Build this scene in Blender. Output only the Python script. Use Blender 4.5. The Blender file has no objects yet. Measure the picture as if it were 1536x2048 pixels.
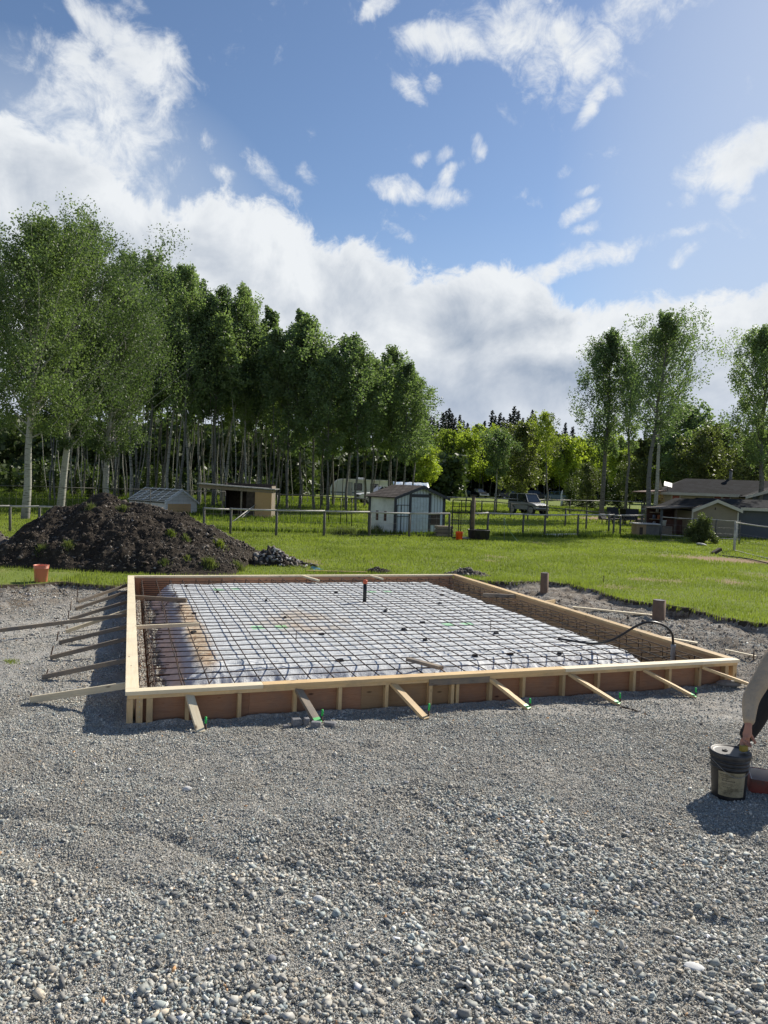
import bpy, math, random
import numpy as np
from mathutils import Vector, Matrix, Quaternion
from math import radians as RAD, sin, cos, pi, sqrt, atan2
random.seed(7); rng = np.random.default_rng(7)
scn = bpy.context.scene; col = scn.collection

# ------------------------------------------------------------------ camera
FPX, PITCH, ROLL, HC = 1479.0, .036, .0372, 2.42
Fv = np.array([0, cos(PITCH), -sin(PITCH)]); _u = np.cross([1., 0, 0], Fv)
Xv = np.array([1., 0, 0])*cos(ROLL)+_u*sin(ROLL); Uv = -np.array([1., 0, 0])*sin(ROLL)+_u*cos(ROLL)
CAM = np.array([0, 0, HC])
cd = bpy.data.cameras.new('camera'); cam = bpy.data.objects.new('camera', cd); col.objects.link(cam)
cd.sensor_fit = 'HORIZONTAL'; cd.sensor_width = 36; cd.lens = FPX/1536*36; cd.clip_start = .05; cd.clip_end = 3000
cam.matrix_world = Matrix(((Xv[0], Uv[0], -Fv[0], 0), (Xv[1], Uv[1], -Fv[1], 0), (Xv[2], Uv[2], -Fv[2], HC), (0, 0, 0, 1)))
scn.camera = cam
def ray(u, v): return Fv+Xv*(u-768)/FPX-Uv*(v-1024)/FPX
def azel(u, v):
    d = ray(u, v); return atan2(d[0], d[1]), atan2(d[2], math.hypot(d[0], d[1]))

# ------------------------------------------------------------------ sun, sky
SUN_AZ, SUN_EL = RAD(42), RAD(36)
scn.view_settings.view_transform = 'Standard'; scn.view_settings.look = 'None'
scn.view_settings.exposure = 0.35; scn.view_settings.gamma = 1
sl = bpy.data.lights.new('sun', 'SUN'); sl.energy = 5.0; sl.angle = RAD(.55); sl.color = (1, .93, .82)
so = bpy.data.objects.new('sun', sl); col.objects.link(so)
sdir = Vector((sin(SUN_AZ)*cos(SUN_EL), cos(SUN_AZ)*cos(SUN_EL), sin(SUN_EL)))
so.rotation_euler = sdir.to_track_quat('Z', 'Y').to_euler(); so.location = sdir*60

W = bpy.data.worlds.new('World'); scn.world = W; W.use_nodes = True
nt = W.node_tree; nt.nodes.clear(); NN = nt.nodes.new
def lk(a, b): nt.links.new(a, b)
def mth(op, a, b=None, c=None, clamp=False):
    n = NN('ShaderNodeMath'); n.operation = op; n.use_clamp = clamp
    for i, q in enumerate((a, b, c)):
        if q is None: continue
        if isinstance(q, (int, float)): n.inputs[i].default_value = q
        else: lk(q, n.inputs[i])
    return n.outputs[0]
sky = NN('ShaderNodeTexSky'); sky.sky_type = 'NISHITA'; sky.sun_disc = False
sky.sun_elevation = SUN_EL; sky.sun_rotation = SUN_AZ; sky.altitude = 900; sky.air_density = 1.15; sky.dust_density = .6; sky.ozone_density = 2.2
tc = NN('ShaderNodeTexCoord'); sp = NN('ShaderNodeSeparateXYZ'); lk(tc.outputs['Generated'], sp.inputs[0])
az = mth('ARCTAN2', sp.outputs[0], sp.outputs[1])
el = mth('ARCSINE', sp.outputs[2])
cb = NN('ShaderNodeCombineXYZ'); lk(az, cb.inputs[0]); lk(el, cb.inputs[1])
def noise(vec, scale, det, rough, dist=0, lac=2.0):
    n = NN('ShaderNodeTexNoise'); n.inputs['Scale'].default_value = scale; n.inputs['Detail'].default_value = det
    n.inputs['Roughness'].default_value = rough; n.inputs['Distortion'].default_value = dist; n.inputs['Lacunarity'].default_value = lac
    lk(vec, n.inputs['Vector']); return n.outputs['Fac']
dirv = tc.outputs['Generated']
n1 = noise(dirv, 7.5, 10, .62, .6); n2 = noise(dirv, 24, 8, .68, .5); n3 = noise(dirv, 2.6, 5, .5)
nz = mth('ADD', mth('MULTIPLY', mth('SUBTRACT', n1, .5), 1.15), mth('MULTIPLY', mth('SUBTRACT', n2, .5), .95))
# cumulus bank: its upper edge as a curve of elevation over azimuth
edge_px = [(-700, 300), (-200, 150), (0, 195), (60, 215), (130, 265), (230, 330), (330, 395), (400, 370), (480, 372), (560, 400), (640, 455), (700, 480), (800, 505), (860, 520),
           (960, 512), (1040, 522), (1090, 578), (1160, 612), (1260, 600), (1330, 590), (1450, 575), (1560, 580), (1900, 640), (2300, 700)]
fc = NN('ShaderNodeFloatCurve'); cv = fc.mapping.curves[0]
pts = []
for (u, v) in edge_px:
    a, e = azel(u, v); pts.append(((a+pi)/(2*pi), e/1.0))
pts = [(0, .25), (.2, .3)]+pts+[(.8, .2), (1, .25)]
cv.points[0].location = pts[0]; cv.points[1].location = pts[-1]
for q in pts[1:-1]: cv.points.new(*q)
for q in cv.points: q.handle_type = 'AUTO'
fc.mapping.update()
lk(mth('DIVIDE', mth('ADD', az, pi), 2*pi), fc.inputs['Value'])
edge = fc.outputs['Value']
below = mth('MINIMUM', mth('MULTIPLY', mth('SUBTRACT', edge, el), 16.0), 1.3)      # >0 inside the bank
below = mth('MAXIMUM', below, -1.5)
# detached clouds: (u, v, ru, rv, rotation, weight)
blobs = [(170, 260, 250, 150, 25, 1.15), (300, 300, 110, 110, 0, .9), (295, 130, 120, 85, 35, 1.15), (300, 230, 90, 120, 10, .9), (90, 140, 70, 60, 30, .7), (190, 35, 85, 44, 45, 1.1), (275, 15, 60, 25, 20, .65), (410, 190, 55, 28, 40, .45),
         (1100, 95, 190, 78, 15, 1.15), (1230, 50, 190, 60, -22, 1.05), (900, 85, 110, 38, 5, .9), (1350, 15, 120, 42, -20, .85), (1185, 195, 58, 24, -50, 1.0), (1140, 150, 100, 50, 0, .7),
         (762, 18, 44, 24, -30, 1.0), (822, 180, 40, 24, 10, .95), (868, 165, 22, 14, 0, .6), (800, 374, 52, 26, 5, 1.1), (902, 394, 66, 32, 5, 1.2), (905, 345, 34, 20, -40, .95), (880, 305, 18, 22, 50, .75), (845, 313, 28, 18, -30, .95), (946, 295, 18, 34, -15, .95),
         (530, 345, 80, 34, 42, .85), (440, 350, 60, 26, 20, .9), (400, 285, 85, 36, 15, .75), (480, 250, 50, 25, 30, .55), (606, 350, 34, 22, 20, .75), (665, 340, 26, 14, 0, .55), (620, 270, 16, 40, 0, .4), (690, 310, 18, 26, 10, .4),
         (1155, 432, 46, 20, -15, .95), (1165, 390, 30, 14, -30, .8), (1175, 466, 30, 12, 0, .65), (1475, 310, 130, 62, -18, 1.35), (1400, 350, 60, 40, 10, .8), (1363, 406, 34, 15, 0, .85), (1448, 400, 18, 30, 10, .6),
         (1190, 515, 140, 30, -16, 1.1), (1310, 480, 80, 18, -10, .7), (1366, 470, 46, 17, -5, .9), (1366, 508, 46, 15, -10, .85), (1095, 545, 80, 24, 0, 1.1), (800, 470, 44, 22, 20, .75), (1000, 215, 30, 22, 40, .45), (1400, 600, 110, 30, 0, 1.0), (1060, 400, 40, 16, 20, .35), (1235, 355, 22, 14, 0, .4), (1120, 350, 30, 18, 0, .35), (1345, 180, 24, 12, 0, .35)]
warp = NN('ShaderNodeVectorMath'); warp.operation = 'MULTIPLY_ADD'
wn = NN('ShaderNodeTexNoise'); wn.inputs['Scale'].default_value = 14; wn.inputs['Detail'].default_value = 5; lk(dirv, wn.inputs['Vector'])
ws = NN('ShaderNodeVectorMath'); ws.operation = 'SUBTRACT'; lk(wn.outputs['Color'], ws.inputs[0]); ws.inputs[1].default_value = (.5, .5, .5)
lk(ws.outputs[0], warp.inputs[0]); warp.inputs[1].default_value = (.045, .045, 0); lk(cb.outputs[0], warp.inputs[2])
acc = None
def blob(u, v, ru, rv, rot, w, vec):
    a, e = azel(u, v); k = 1/FPX/(1+((u-768)/FPX)**2*.6+((v-1024)/FPX)**2*.6)
    m = NN('ShaderNodeMapping'); m.vector_type = 'TEXTURE'
    m.inputs['Location'].default_value = (a, e, 0); m.inputs['Rotation'].default_value = (0, 0, -RAD(rot)); m.inputs['Scale'].default_value = (ru*k*1.25/max(.5, cos(e)), rv*k*1.25, 1)
    lk(vec, m.inputs['Vector'])
    dt = NN('ShaderNodeVectorMath'); dt.operation = 'DOT_PRODUCT'; lk(m.outputs[0], dt.inputs[0]); lk(m.outputs[0], dt.inputs[1])
    return mth('MULTIPLY', mth('MAXIMUM', mth('SUBTRACT', 1.0, dt.outputs['Value']), 0.0), w)
for b in blobs:
    o_ = blob(*b, warp.outputs[0]); acc = o_ if acc is None else mth('MAXIMUM', acc, o_)
bank = mth('ADD', below, mth('MULTIPLY', nz, 1.25))
field = mth('MAXIMUM', mth('MULTIPLY', bank, 2.3), mth('MULTIPLY', mth('ADD', mth('SUBTRACT', acc, .50), mth('MULTIPLY', nz, 2.5)), .72))
mr = NN('ShaderNodeMapRange'); mr.interpolation_type = 'SMOOTHSTEP'; mr.inputs[1].default_value = -.12; mr.inputs[2].default_value = .72; lk(field, mr.inputs[0])
dens = mr.outputs[0]
# veil (thin high cloud) thicker to the right and low down
veil = mth('ADD', mth('MULTIPLY', blob(1750, 330, 560, 750, 0, 1, cb.outputs[0]), .55), mth('MULTIPLY', blob(100, 420, 420, 260, 0, 1, cb.outputs[0]), .6))
veil = mth('ADD', veil, mth('MULTIPLY', mth('MAXIMUM', mth('SUBTRACT', .35, el), 0), 1.1))
veil = mth('MULTIPLY', veil, mth('ADD', .55, n3), clamp=True)
# grey undersides
grey = None
for b in [(960, 660, 190, 70, 5, 1.0), (1030, 760, 240, 60, 0, .9), (860, 590, 120, 40, 25, .5), (500, 560, 300, 110, 25, .45), (1400, 760, 220, 90, 0, .6), (90, 440, 260, 160, 10, .5), (1300, 690, 220, 40, 0, .35), (700, 620, 160, 60, 20, .35), (880, 790, 200, 40, 0, .9)]:
    o_ = blob(*b, warp.outputs[0]); grey = o_ if grey is None else mth('MAXIMUM', grey, o_)
grey = mth('ADD', mth('MULTIPLY', grey, .58), mth('MULTIPLY', mth('SUBTRACT', noise(dirv, 7.5, 7, .55, .3), .46), 1.5), clamp=True)
inner = NN('ShaderNodeMapRange'); inner.inputs[1].default_value = .25; inner.inputs[2].default_value = 1.5; lk(field, inner.inputs[0])
grey = mth('MULTIPLY', grey, inner.outputs[0])
offs = NN('ShaderNodeVectorMath'); offs.operation = 'ADD'; lk(dirv, offs.inputs[0]); offs.inputs[1].default_value = (.022, 0, .028)
rel = mth('SUBTRACT', noise(dirv, 8.5, 8, .58, .5), noise(offs.outputs[0], 8.5, 8, .58, .5))  # sunward relief: sunlit and shaded cloud sides painted into the grey
grey = mth('ADD', grey, mth('MULTIPLY', mth('MULTIPLY', rel, -1.7), inner.outputs[0]), clamp=True)
cm = NN('ShaderNodeMix'); cm.data_type = 'RGBA'; lk(grey, cm.inputs[0])
cm.inputs[6].default_value = (.84, .87, .90, 1); cm.inputs[7].default_value = (.33, .40, .51, 1)
bs = NN('ShaderNodeBackground'); bc = NN('ShaderNodeBackground'); lowb = mth('MULTIPLY', mth('MULTIPLY', mth('SUBTRACT', .19, el), 5.0, clamp=True), mth('ADD', .45, mth('MULTIPLY', n3, .9)), clamp=True)
cm2 = NN('ShaderNodeMix'); cm2.data_type = 'RGBA'; lk(lowb, cm2.inputs[0]); lk(cm.outputs[2], cm2.inputs[6]); cm2.inputs[7].default_value = (.40, .48, .62, 1)
lk(cm2.outputs[2], bc.inputs[0]); bc.inputs[1].default_value = .80
sc_ = NN('ShaderNodeMix'); sc_.data_type = 'RGBA'; sc_.blend_type = 'MULTIPLY'; sc_.inputs[0].default_value = 1; lk(sky.outputs[0], sc_.inputs[6]); sc_.inputs[7].default_value = (.96, 1.0, 1.07, 1)
lk(sc_.outputs[2], bs.inputs[0]); bs.inputs[1].default_value = .080
bv = NN('ShaderNodeBackground'); bv.inputs[0].default_value = (.55, .64, .78, 1); bv.inputs[1].default_value = .78
m0 = NN('ShaderNodeMixShader'); lk(veil, m0.inputs[0]); lk(bs.outputs[0], m0.inputs[1]); lk(bv.outputs[0], m0.inputs[2])
mx = NN('ShaderNodeMixShader'); lk(dens, mx.inputs[0]); lk(m0.outputs[0], mx.inputs[1]); lk(bc.outputs[0], mx.inputs[2])
wo = NN('ShaderNodeOutputWorld'); lk(mx.outputs[0], wo.inputs[0])

# ------------------------------------------------------------------ numpy noise
def _h(ix, iy, s):
    n = (ix.astype(np.int64)*374761393+iy.astype(np.int64)*668265263+s*1274126177) & 0x7fffffff
    n = ((n ^ (n >> 13))*1103515245) & 0x7fffffff
    return ((n ^ (n >> 16)) & 0xffff)/65535.0
def vn(x, y, s=0):
    ix = np.floor(x); iy = np.floor(y); fx = x-ix; fy = y-iy; fx = fx*fx*(3-2*fx); fy = fy*fy*(3-2*fy)
    a = _h(ix, iy, s); b = _h(ix+1, iy, s); c = _h(ix, iy+1, s); d = _h(ix+1, iy+1, s)
    return (a*(1-fx)+b*fx)*(1-fy)+(c*(1-fx)+d*fx)*fy-.5
def fbm(x, y, sc, o=4, s=0, g=.5):
    x = np.asarray(x, float); y = np.asarray(y, float); r = 0; a = 1.; t = 0
    for k in range(o):
        r = r+a*vn(x*sc+17.3*k, y*sc-9.1*k, s+k); t += a; a *= g; sc *= 2.03
    return r/t*2
def sst(x, a, b):
    t = np.clip((x-a)/(b-a), 0, 1); return t*t*(3-2*t)

# ------------------------------------------------------------------ form frame and terrain
YAW, FW, FLn, FH = .3322, 7.587, 8.922, .32
O2 = np.array([-2.448, 7.117]); av = np.array([cos(YAW), sin(YAW)]); bv2 = np.array([-sin(YAW), cos(YAW)])
def FL(i, j, z=0.): p = O2+av*i+bv2*j; return Vector((p[0], p[1], z))
def loc(x, y): dx = x-O2[0]; dy = y-O2[1]; return dx*av[0]+dy*av[1], dx*bv2[0]+dy*bv2[1]
edge_line = [(-120, 13.0), (-30, 13.6), (-8.05, 14.41), (-7.14, 14.96), (-6.75, 15.46), (-6.04, 15.27), (-5.45, 15.25), (-5.35, 15.9), (-2, 17.1), (1.0, 18.15), (1.75, 18.55), (2.49, 18.45), (3.18, 18.25), (4.18, 18.95), (4.6, 18.46), (5.03, 17.34), (5.2, 16.01),
             (5.77, 15.47), (6.32, 15.1), (6.4, 13.95), (7.07, 13.3), (7.75, 12.11), (9.5, 9), (13, 2), (20, -20), (200, -120)]
def lawn_d(x, y):
    """signed distance to the lawn edge, positive on the lawn"""
    x = np.asarray(x, float); y = np.asarray(y, float); best = np.full(np.broadcast(x, y).shape, 1e9); sg = np.zeros_like(best)
    for (x0, y0), (x1, y1) in zip(edge_line[:-1], edge_line[1:]):
        dx, dy = x1-x0, y1-y0; t = np.clip(((x-x0)*dx+(y-y0)*dy)/(dx*dx+dy*dy), 0, 1)
        d = np.hypot(x-x0-t*dx, y-y0-t*dy); c = dx*(y-y0)-dy*(x-x0)
        m = d < best; best = np.where(m, d, best); sg = np.where(m, np.sign(c), sg)
    return best*sg+fbm(x, y, 1.6, 3, 5)*.16+fbm(x, y, 7, 2, 9)*.05
def far_h(y): return .9*sst(y, 46, 125)+.5*sst(y, 110, 190)
def terrain(x, y, ld=None):
    x = np.asarray(x, float); y = np.asarray(y, float)
    if ld is None: ld = lawn_d(x, y)
    h = far_h(y)
    step = sst(ld, -.03, .10)
    h = h+step*(.13+fbm(x, y, .25, 3, 21)*.05+fbm(x, y, 3.0, 2, 22)*.012)
    pad = (1-step)*(fbm(x, y, .35, 3, 31)*.035+fbm(x, y, 1.7, 3, 33)*.032+fbm(x, y, 7, 2, 35)*.016)
    i, j = loc(x, y)
    near = np.exp(-np.clip(-j, 0, 9)/.6)*(j < .0)*sst(i, -.6, .2)*(1-sst(i, FW-.3, FW+.5))     # gravel heaped against the front
    pad = pad+(1-step)*near*(-.055+.03*sst(i, 1.6, 2.6)+.012*np.sin(i*1.9))*(1-sst(-j, .15, .7))
    dirt = sst(x, 1.5, 3.0)*sst(y, 8.5, 10.5)*(1-step)                                         # lumpy dug soil right of the form
    pad = pad+dirt*(fbm(x, y, 2.2, 4, 41)*.12+.02)
    dl = sst(-x, 5.5, 7.0)*sst(y, 11.0, 13.0)*(1-step)
    pad = pad+dl*(fbm(x, y, 2.5, 4, 43)*.10+.02)
    h = h+pad
    ruts = (1-step)*(np.exp(-((y-(4.5-.22*x)+fbm(x, y, 1.2, 2, 51)*.15)/.07)**2)*-.020+np.exp(-((y-(3.9-.35*x)+fbm(x, y, 1.0, 2, 52)*.2)/.12)**2)*-.018*sst(-x, 0, .8))*(y < 6.5)
    h = h+ruts
    pit = np.exp(-(((x-6.0)*.8+(y-15.0)*.6)/.9)**2-((-(x-6.0)*.6+(y-15.0)*.8)/.28)**2)*.16*(1-step)
    h = h-pit
    ins = (i > .05) & (i < FW-.05) & (j > .05) & (j < FLn-.05)
    h = np.where(ins, -.13+fbm(x, y, 5, 2, 61)*.03, h)
    return h
def P(u, v, z=0.): d = ray(u, v); return CAM+d*(z-HC)/d[2]
def D(u, v, y): d = ray(u, v); return CAM+d*y/d[1]
def T(u, v):
    """ground point seen at pixel (u, v)"""
    d = ray(u, v); z = 0.
    for _ in range(12): q = CAM+d*(z-HC)/min(d[2], -1e-3); z = .5*z+.5*float(terrain(q[0], min(q[1], 300)))
    return q
def G(x, y): return float(terrain(x, y))

# ------------------------------------------------------------------ helpers
def tag(o, label=None, cat=None, group=None, kind=None):
    for k, q in (('label', label), ('category', cat), ('group', group), ('kind', kind)):
        if q: o[k] = q
    return o
def thing(name, label, cat, loc=(0, 0, 0), group=None):
    o = bpy.data.objects.new(name, None); col.objects.link(o); o.location = loc; o.empty_display_size = .1
    return tag(o, label, cat, group)
def adopt(o, parent):
    if parent is not None:
        o.parent = parent
        pm = Matrix.Translation(parent.location) if parent.parent is None and parent.type == 'EMPTY' else None
        if pm is not None: o.matrix_parent_inverse = pm.inverted()
        else:
            # parent is a mesh part whose own matrix is known through its chain
            m = world_of(parent); o.matrix_parent_inverse = m.inverted()
def world_of(o):
    m = Matrix.LocRotScale(o.location, o.rotation_euler, o.scale) if o.rotation_mode != 'QUATERNION' else Matrix.LocRotScale(o.location, o.rotation_quaternion, o.scale)
    if o.parent: return world_of(o.parent) @ o.matrix_parent_inverse @ m
    return m
def copy_tree(o, parent=None):
    c = o.copy(); col.objects.link(c)
    if parent is not None: c.parent = parent; c.matrix_parent_inverse = o.matrix_parent_inverse
    for ch in list(o.children): 
        copy_tree(ch, c)
    return c
def mesh_np(name, verts, faces, mat, parent=None, smooth=False, attr=None):
    """verts (n,3), faces (m,k) of one size k"""
    me = bpy.data.meshes.new(name); verts = np.asarray(verts, np.float32); faces = np.asarray(faces, np.int32); k = faces.shape[1]
    me.vertices.add(len(verts)); me.vertices.foreach_set('co', verts.ravel())
    me.loops.add(faces.size); me.loops.foreach_set('vertex_index', faces.ravel())
    me.polygons.add(len(faces)); me.polygons.foreach_set('loop_start', np.arange(0, faces.size, k, dtype=np.int32)); me.polygons.foreach_set('loop_total', np.full(len(faces), k, np.int32))
    if smooth: me.polygons.foreach_set('use_smooth', np.ones(len(faces), bool))
    me.update(calc_edges=True)
    for an, arr in (attr or {}).items():
        arr = np.asarray(arr, np.float32)
        if arr.ndim == 1: a = me.attributes.new(an, 'FLOAT', 'POINT'); a.data.foreach_set('value', arr)
        else: a = me.attributes.new(an, 'FLOAT_COLOR', 'POINT'); a.data.foreach_set('color', arr.ravel())
    if mat: me.materials.append(mat)
    o = bpy.data.objects.new(name, me); col.objects.link(o); adopt(o, parent); return o
class MB:
    """collects shapes of ONE part; fr = (origin, angle) local frame"""
    def __init__(s, fr=None): s.v = []; s.f = []; s.fr = fr
    def pt(s, p):
        if s.fr is None: return tuple(p)
        (ox, oy, oz), a = s.fr; c, q = cos(a), sin(a); return (ox+p[0]*c-p[1]*q, oy+p[0]*q+p[1]*c, oz+p[2])
    def add(s, vs, fs):
        n = len(s.v); s.v += [s.pt(p) for p in vs]; s.f += [tuple(n+i for i in f) for f in fs]; return s
    def box(s, x0, x1, y0, y1, z0, z1):
        return s.add([(x0, y0, z0), (x1, y0, z0), (x1, y1, z0), (x0, y1, z0), (x0, y0, z1), (x1, y0, z1), (x1, y1, z1), (x0, y1, z1)],
                     [(0, 3, 2, 1), (4, 5, 6, 7), (0, 1, 5, 4), (1, 2, 6, 5), (2, 3, 7, 6), (3, 0, 4, 7)])
    def prism(s, poly, y0, y1, axis='y'):
        """poly of (x, z) extruded along y (or of (y, z) along x)"""
        n = len(poly)
        if axis == 'y': vs = [(x, y0, z) for x, z in poly]+[(x, y1, z) for x, z in poly]
        elif axis == 'x': vs = [(y0, x, z) for x, z in poly]+[(y1, x, z) for x, z in poly]
        else: vs = [(x, z, y0) for x, z in poly]+[(x, z, y1) for x, z in poly]
        return s.add(vs, [tuple(range(n)), tuple(range(2*n-1, n-1, -1))]+[(i, i+n, (i+1) % n+n, (i+1) % n) for i in range(n)])
    def tube(s, pts, r, n=6, cap=True):
        pts = [Vector(p) for p in pts]; m = len(pts); rs = r if hasattr(r, '__len__') else [r]*m
        vs = []; prev = None
        for i, p in enumerate(pts):
            t = (pts[min(i+1, m-1)]-pts[max(i-1, 0)])
            if t.length < 1e-9: t = Vector((0, 0, 1))
            t.normalize()
            if prev is None: a = t.orthogonal().normalized()
            else: a = (prev-t*prev.dot(t)); a = a.normalized() if a.length > 1e-6 else t.orthogonal().normalized()
            prev = a; b = t.cross(a)
            vs += [p+(a*cos(2*pi*k/n)+b*sin(2*pi*k/n))*rs[i] for k in range(n)]
        fs = [(i*n+k, i*n+(k+1) % n, (i+1)*n+(k+1) % n, (i+1)*n+k) for i in range(m-1) for k in range(n)]
        if cap: fs += [tuple(range(n-1, -1, -1)), tuple((m-1)*n+k for k in range(n))]
        return s.add(vs, fs)
    def lathe(s, prof, c=(0, 0, 0), n=32):
        vs = [(c[0]+r*cos(2*pi*k/n), c[1]+r*sin(2*pi*k/n), c[2]+z) for r, z in prof for k in range(n)]
        return s.add(vs, [(i*n+k, i*n+(k+1) % n, (i+1)*n+(k+1) % n, (i+1)*n+k) for i in range(len(prof)-1) for k in range(n)])
    def build(s, name, mat, parent=None, smooth=False, bevel=0, solid=0):
        me = bpy.data.meshes.new(name); me.from_pydata([tuple(p) for p in s.v], [], s.f); me.update()
        me.materials.append(mat); o = bpy.data.objects.new(name, me); col.objects.link(o)
        if smooth:
            me.polygons.foreach_set('use_smooth', np.ones(len(me.polygons), bool))
        if solid: q = o.modifiers.new('s', 'SOLIDIFY'); q.thickness = solid
        if bevel: q = o.modifiers.new('b', 'BEVEL'); q.width = bevel; q.segments = 2; q.limit_method = 'ANGLE'
        adopt(o, parent); return o
def board(name, mat, p0, p1, w, t, parent=None, up=(0, 0, 1), bevel=.002):
    """box from p0 to p1 (centre line), local X along it so the grain follows; w across, t along `up`"""
    p0, p1 = Vector(p0), Vector(p1); x = (p1-p0); Lh = x.length; x.normalize(); z = Vector(up); z = (z-x*z.dot(x)).normalized(); y = z.cross(x)
    m = MB().box(0, Lh, -w/2, w/2, -t/2, t/2); o = m.build(name, mat, None, bevel=bevel)
    mw = Matrix(((x[0], y[0], z[0], p0[0]), (x[1], y[1], z[1], p0[1]), (x[2], y[2], z[2], p0[2]), (0, 0, 0, 1)))
    l_, r_, s_ = mw.decompose(); o.rotation_euler = r_.to_euler(); o.location = l_; adopt(o, parent); return o

# ------------------------------------------------------------------ materials
class MT:
    def __init__(s, name):
        s.m = bpy.data.materials.new(name); s.m.use_nodes = True; s.t = s.m.node_tree; s.t.nodes.clear()
        s.out = s.n('ShaderNodeOutputMaterial'); s.b = s.n('ShaderNodeBsdfPrincipled'); s.l(s.b.outputs[0], s.out.inputs[0])
        s.tc = s.n('ShaderNodeTexCoord')
    def n(s, t): return s.t.nodes.new(t)
    def l(s, a, b): s.t.links.new(a, b)
    def vec(s, scale=(1, 1, 1), src='Object'):
        m = s.n('ShaderNodeMapping'); m.inputs['Scale'].default_value = scale; s.l(s.tc.outputs[src], m.inputs[0]); return m.outputs[0]
    def geo(s, scale=(1, 1, 1)):
        g = s.n('ShaderNodeNewGeometry'); m = s.n('ShaderNodeMapping'); m.inputs['Scale'].default_value = scale; s.l(g.outputs['Position'], m.inputs[0]); return m.outputs[0]
    def noise(s, v, sc, det=4, ro=.5, di=0, out='Fac'):
        n = s.n('ShaderNodeTexNoise'); n.inputs['Scale'].default_value = sc; n.inputs['Detail'].default_value = det; n.inputs['Roughness'].default_value = ro; n.inputs['Distortion'].default_value = di
        s.l(v, n.inputs['Vector']); return n.outputs[out]
    def voro(s, v, sc, out='Color', feat='F1', rand=1):
        n = s.n('ShaderNodeTexVoronoi'); n.feature = feat; n.inputs['Scale'].default_value = sc; n.inputs['Randomness'].default_value = rand; s.l(v, n.inputs['Vector']); return n.outputs[out]
    def ramp(s, f, stops, interp='LINEAR'):
        n = s.n('ShaderNodeValToRGB'); n.color_ramp.interpolation = interp; e = n.color_ramp.elements
        while len(e) < len(stops): e.new(.5)
        for q, (p, c) in zip(e, stops): q.position = p; q.color = (*c, 1) if len(c) == 3 else c
        s.l(f, n.inputs[0]); return n.outputs[0]
    def mix(s, f, a, b, mode='MIX'):
        n = s.n('ShaderNodeMix'); n.data_type = 'RGBA'; n.blend_type = mode
        for i, q in ((0, f), (6, a), (7, b)):
            if isinstance(q, (int, float)): n.inputs[i].default_value = q
            elif isinstance(q, tuple): n.inputs[i].default_value = (*q, 1)
            else: s.l(q, n.inputs[i])
        return n.outputs[2]
    def math(s, op, a, b=None, clamp=False):
        n = s.n('ShaderNodeMath'); n.operation = op; n.use_clamp = clamp
        for i, q in enumerate((a, b)):
            if q is None: continue
            if isinstance(q, (int, float)): n.inputs[i].default_value = q
            else: s.l(q, n.inputs[i])
        return n.outputs[0]
    def sep(s, v): n = s.n('ShaderNodeSeparateXYZ'); s.l(v, n.inputs[0]); return n.outputs
    def attr(s, name, out='Fac', typ='GEOMETRY'): n = s.n('ShaderNodeAttribute'); n.attribute_name = name; n.attribute_type = typ; return n.outputs[out]
    def orand(s): return s.n('ShaderNodeObjectInfo').outputs['Random']
    def bump(s, h, strength=.5, dist=.01, prev=None):
        n = s.n('ShaderNodeBump'); n.inputs['Strength'].default_value = strength; n.inputs['Distance'].default_value = dist; s.l(h, n.inputs['Height'])
        if prev is not None: s.l(prev, n.inputs['Normal'])
        s.l(n.outputs[0], s.b.inputs['Normal']); return n.outputs[0]
    def col(s, c, rough=.7, metal=0, spec=None):
        if isinstance(c, tuple): s.b.inputs['Base Color'].default_value = (*c, 1)
        else: s.l(c, s.b.inputs['Base Color'])
        if isinstance(rough, (int, float)): s.b.inputs['Roughness'].default_value = rough
        else: s.l(rough, s.b.inputs['Roughness'])
        s.b.inputs['Metallic'].default_value = metal
        if spec is not None: s.b.inputs['Specular IOR Level'].default_value = spec
        return s
def simple(name, c, rough=.6, metal=0, var=.25, sc=6, bump=0, spec=None, dirt=None):
    m = MT(name); v = m.vec(); f = m.noise(v, sc, 5, .6)
    a = tuple(max(0, q*(1-var)) for q in c); b = tuple(min(1, q*(1+var)) for q in c)
    k = m.ramp(f, [(.3, a), (.7, b)])
    if dirt: k = m.mix(m.ramp(m.noise(v, sc*.5, 6, .7), [(.45, (0, 0, 0)), (.7, (1, 1, 1))]), k, dirt)
    m.col(k, rough, metal, spec)
    if bump: m.bump(m.noise(v, sc*6, 4, .6), .5, bump)
    return m.m
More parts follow.
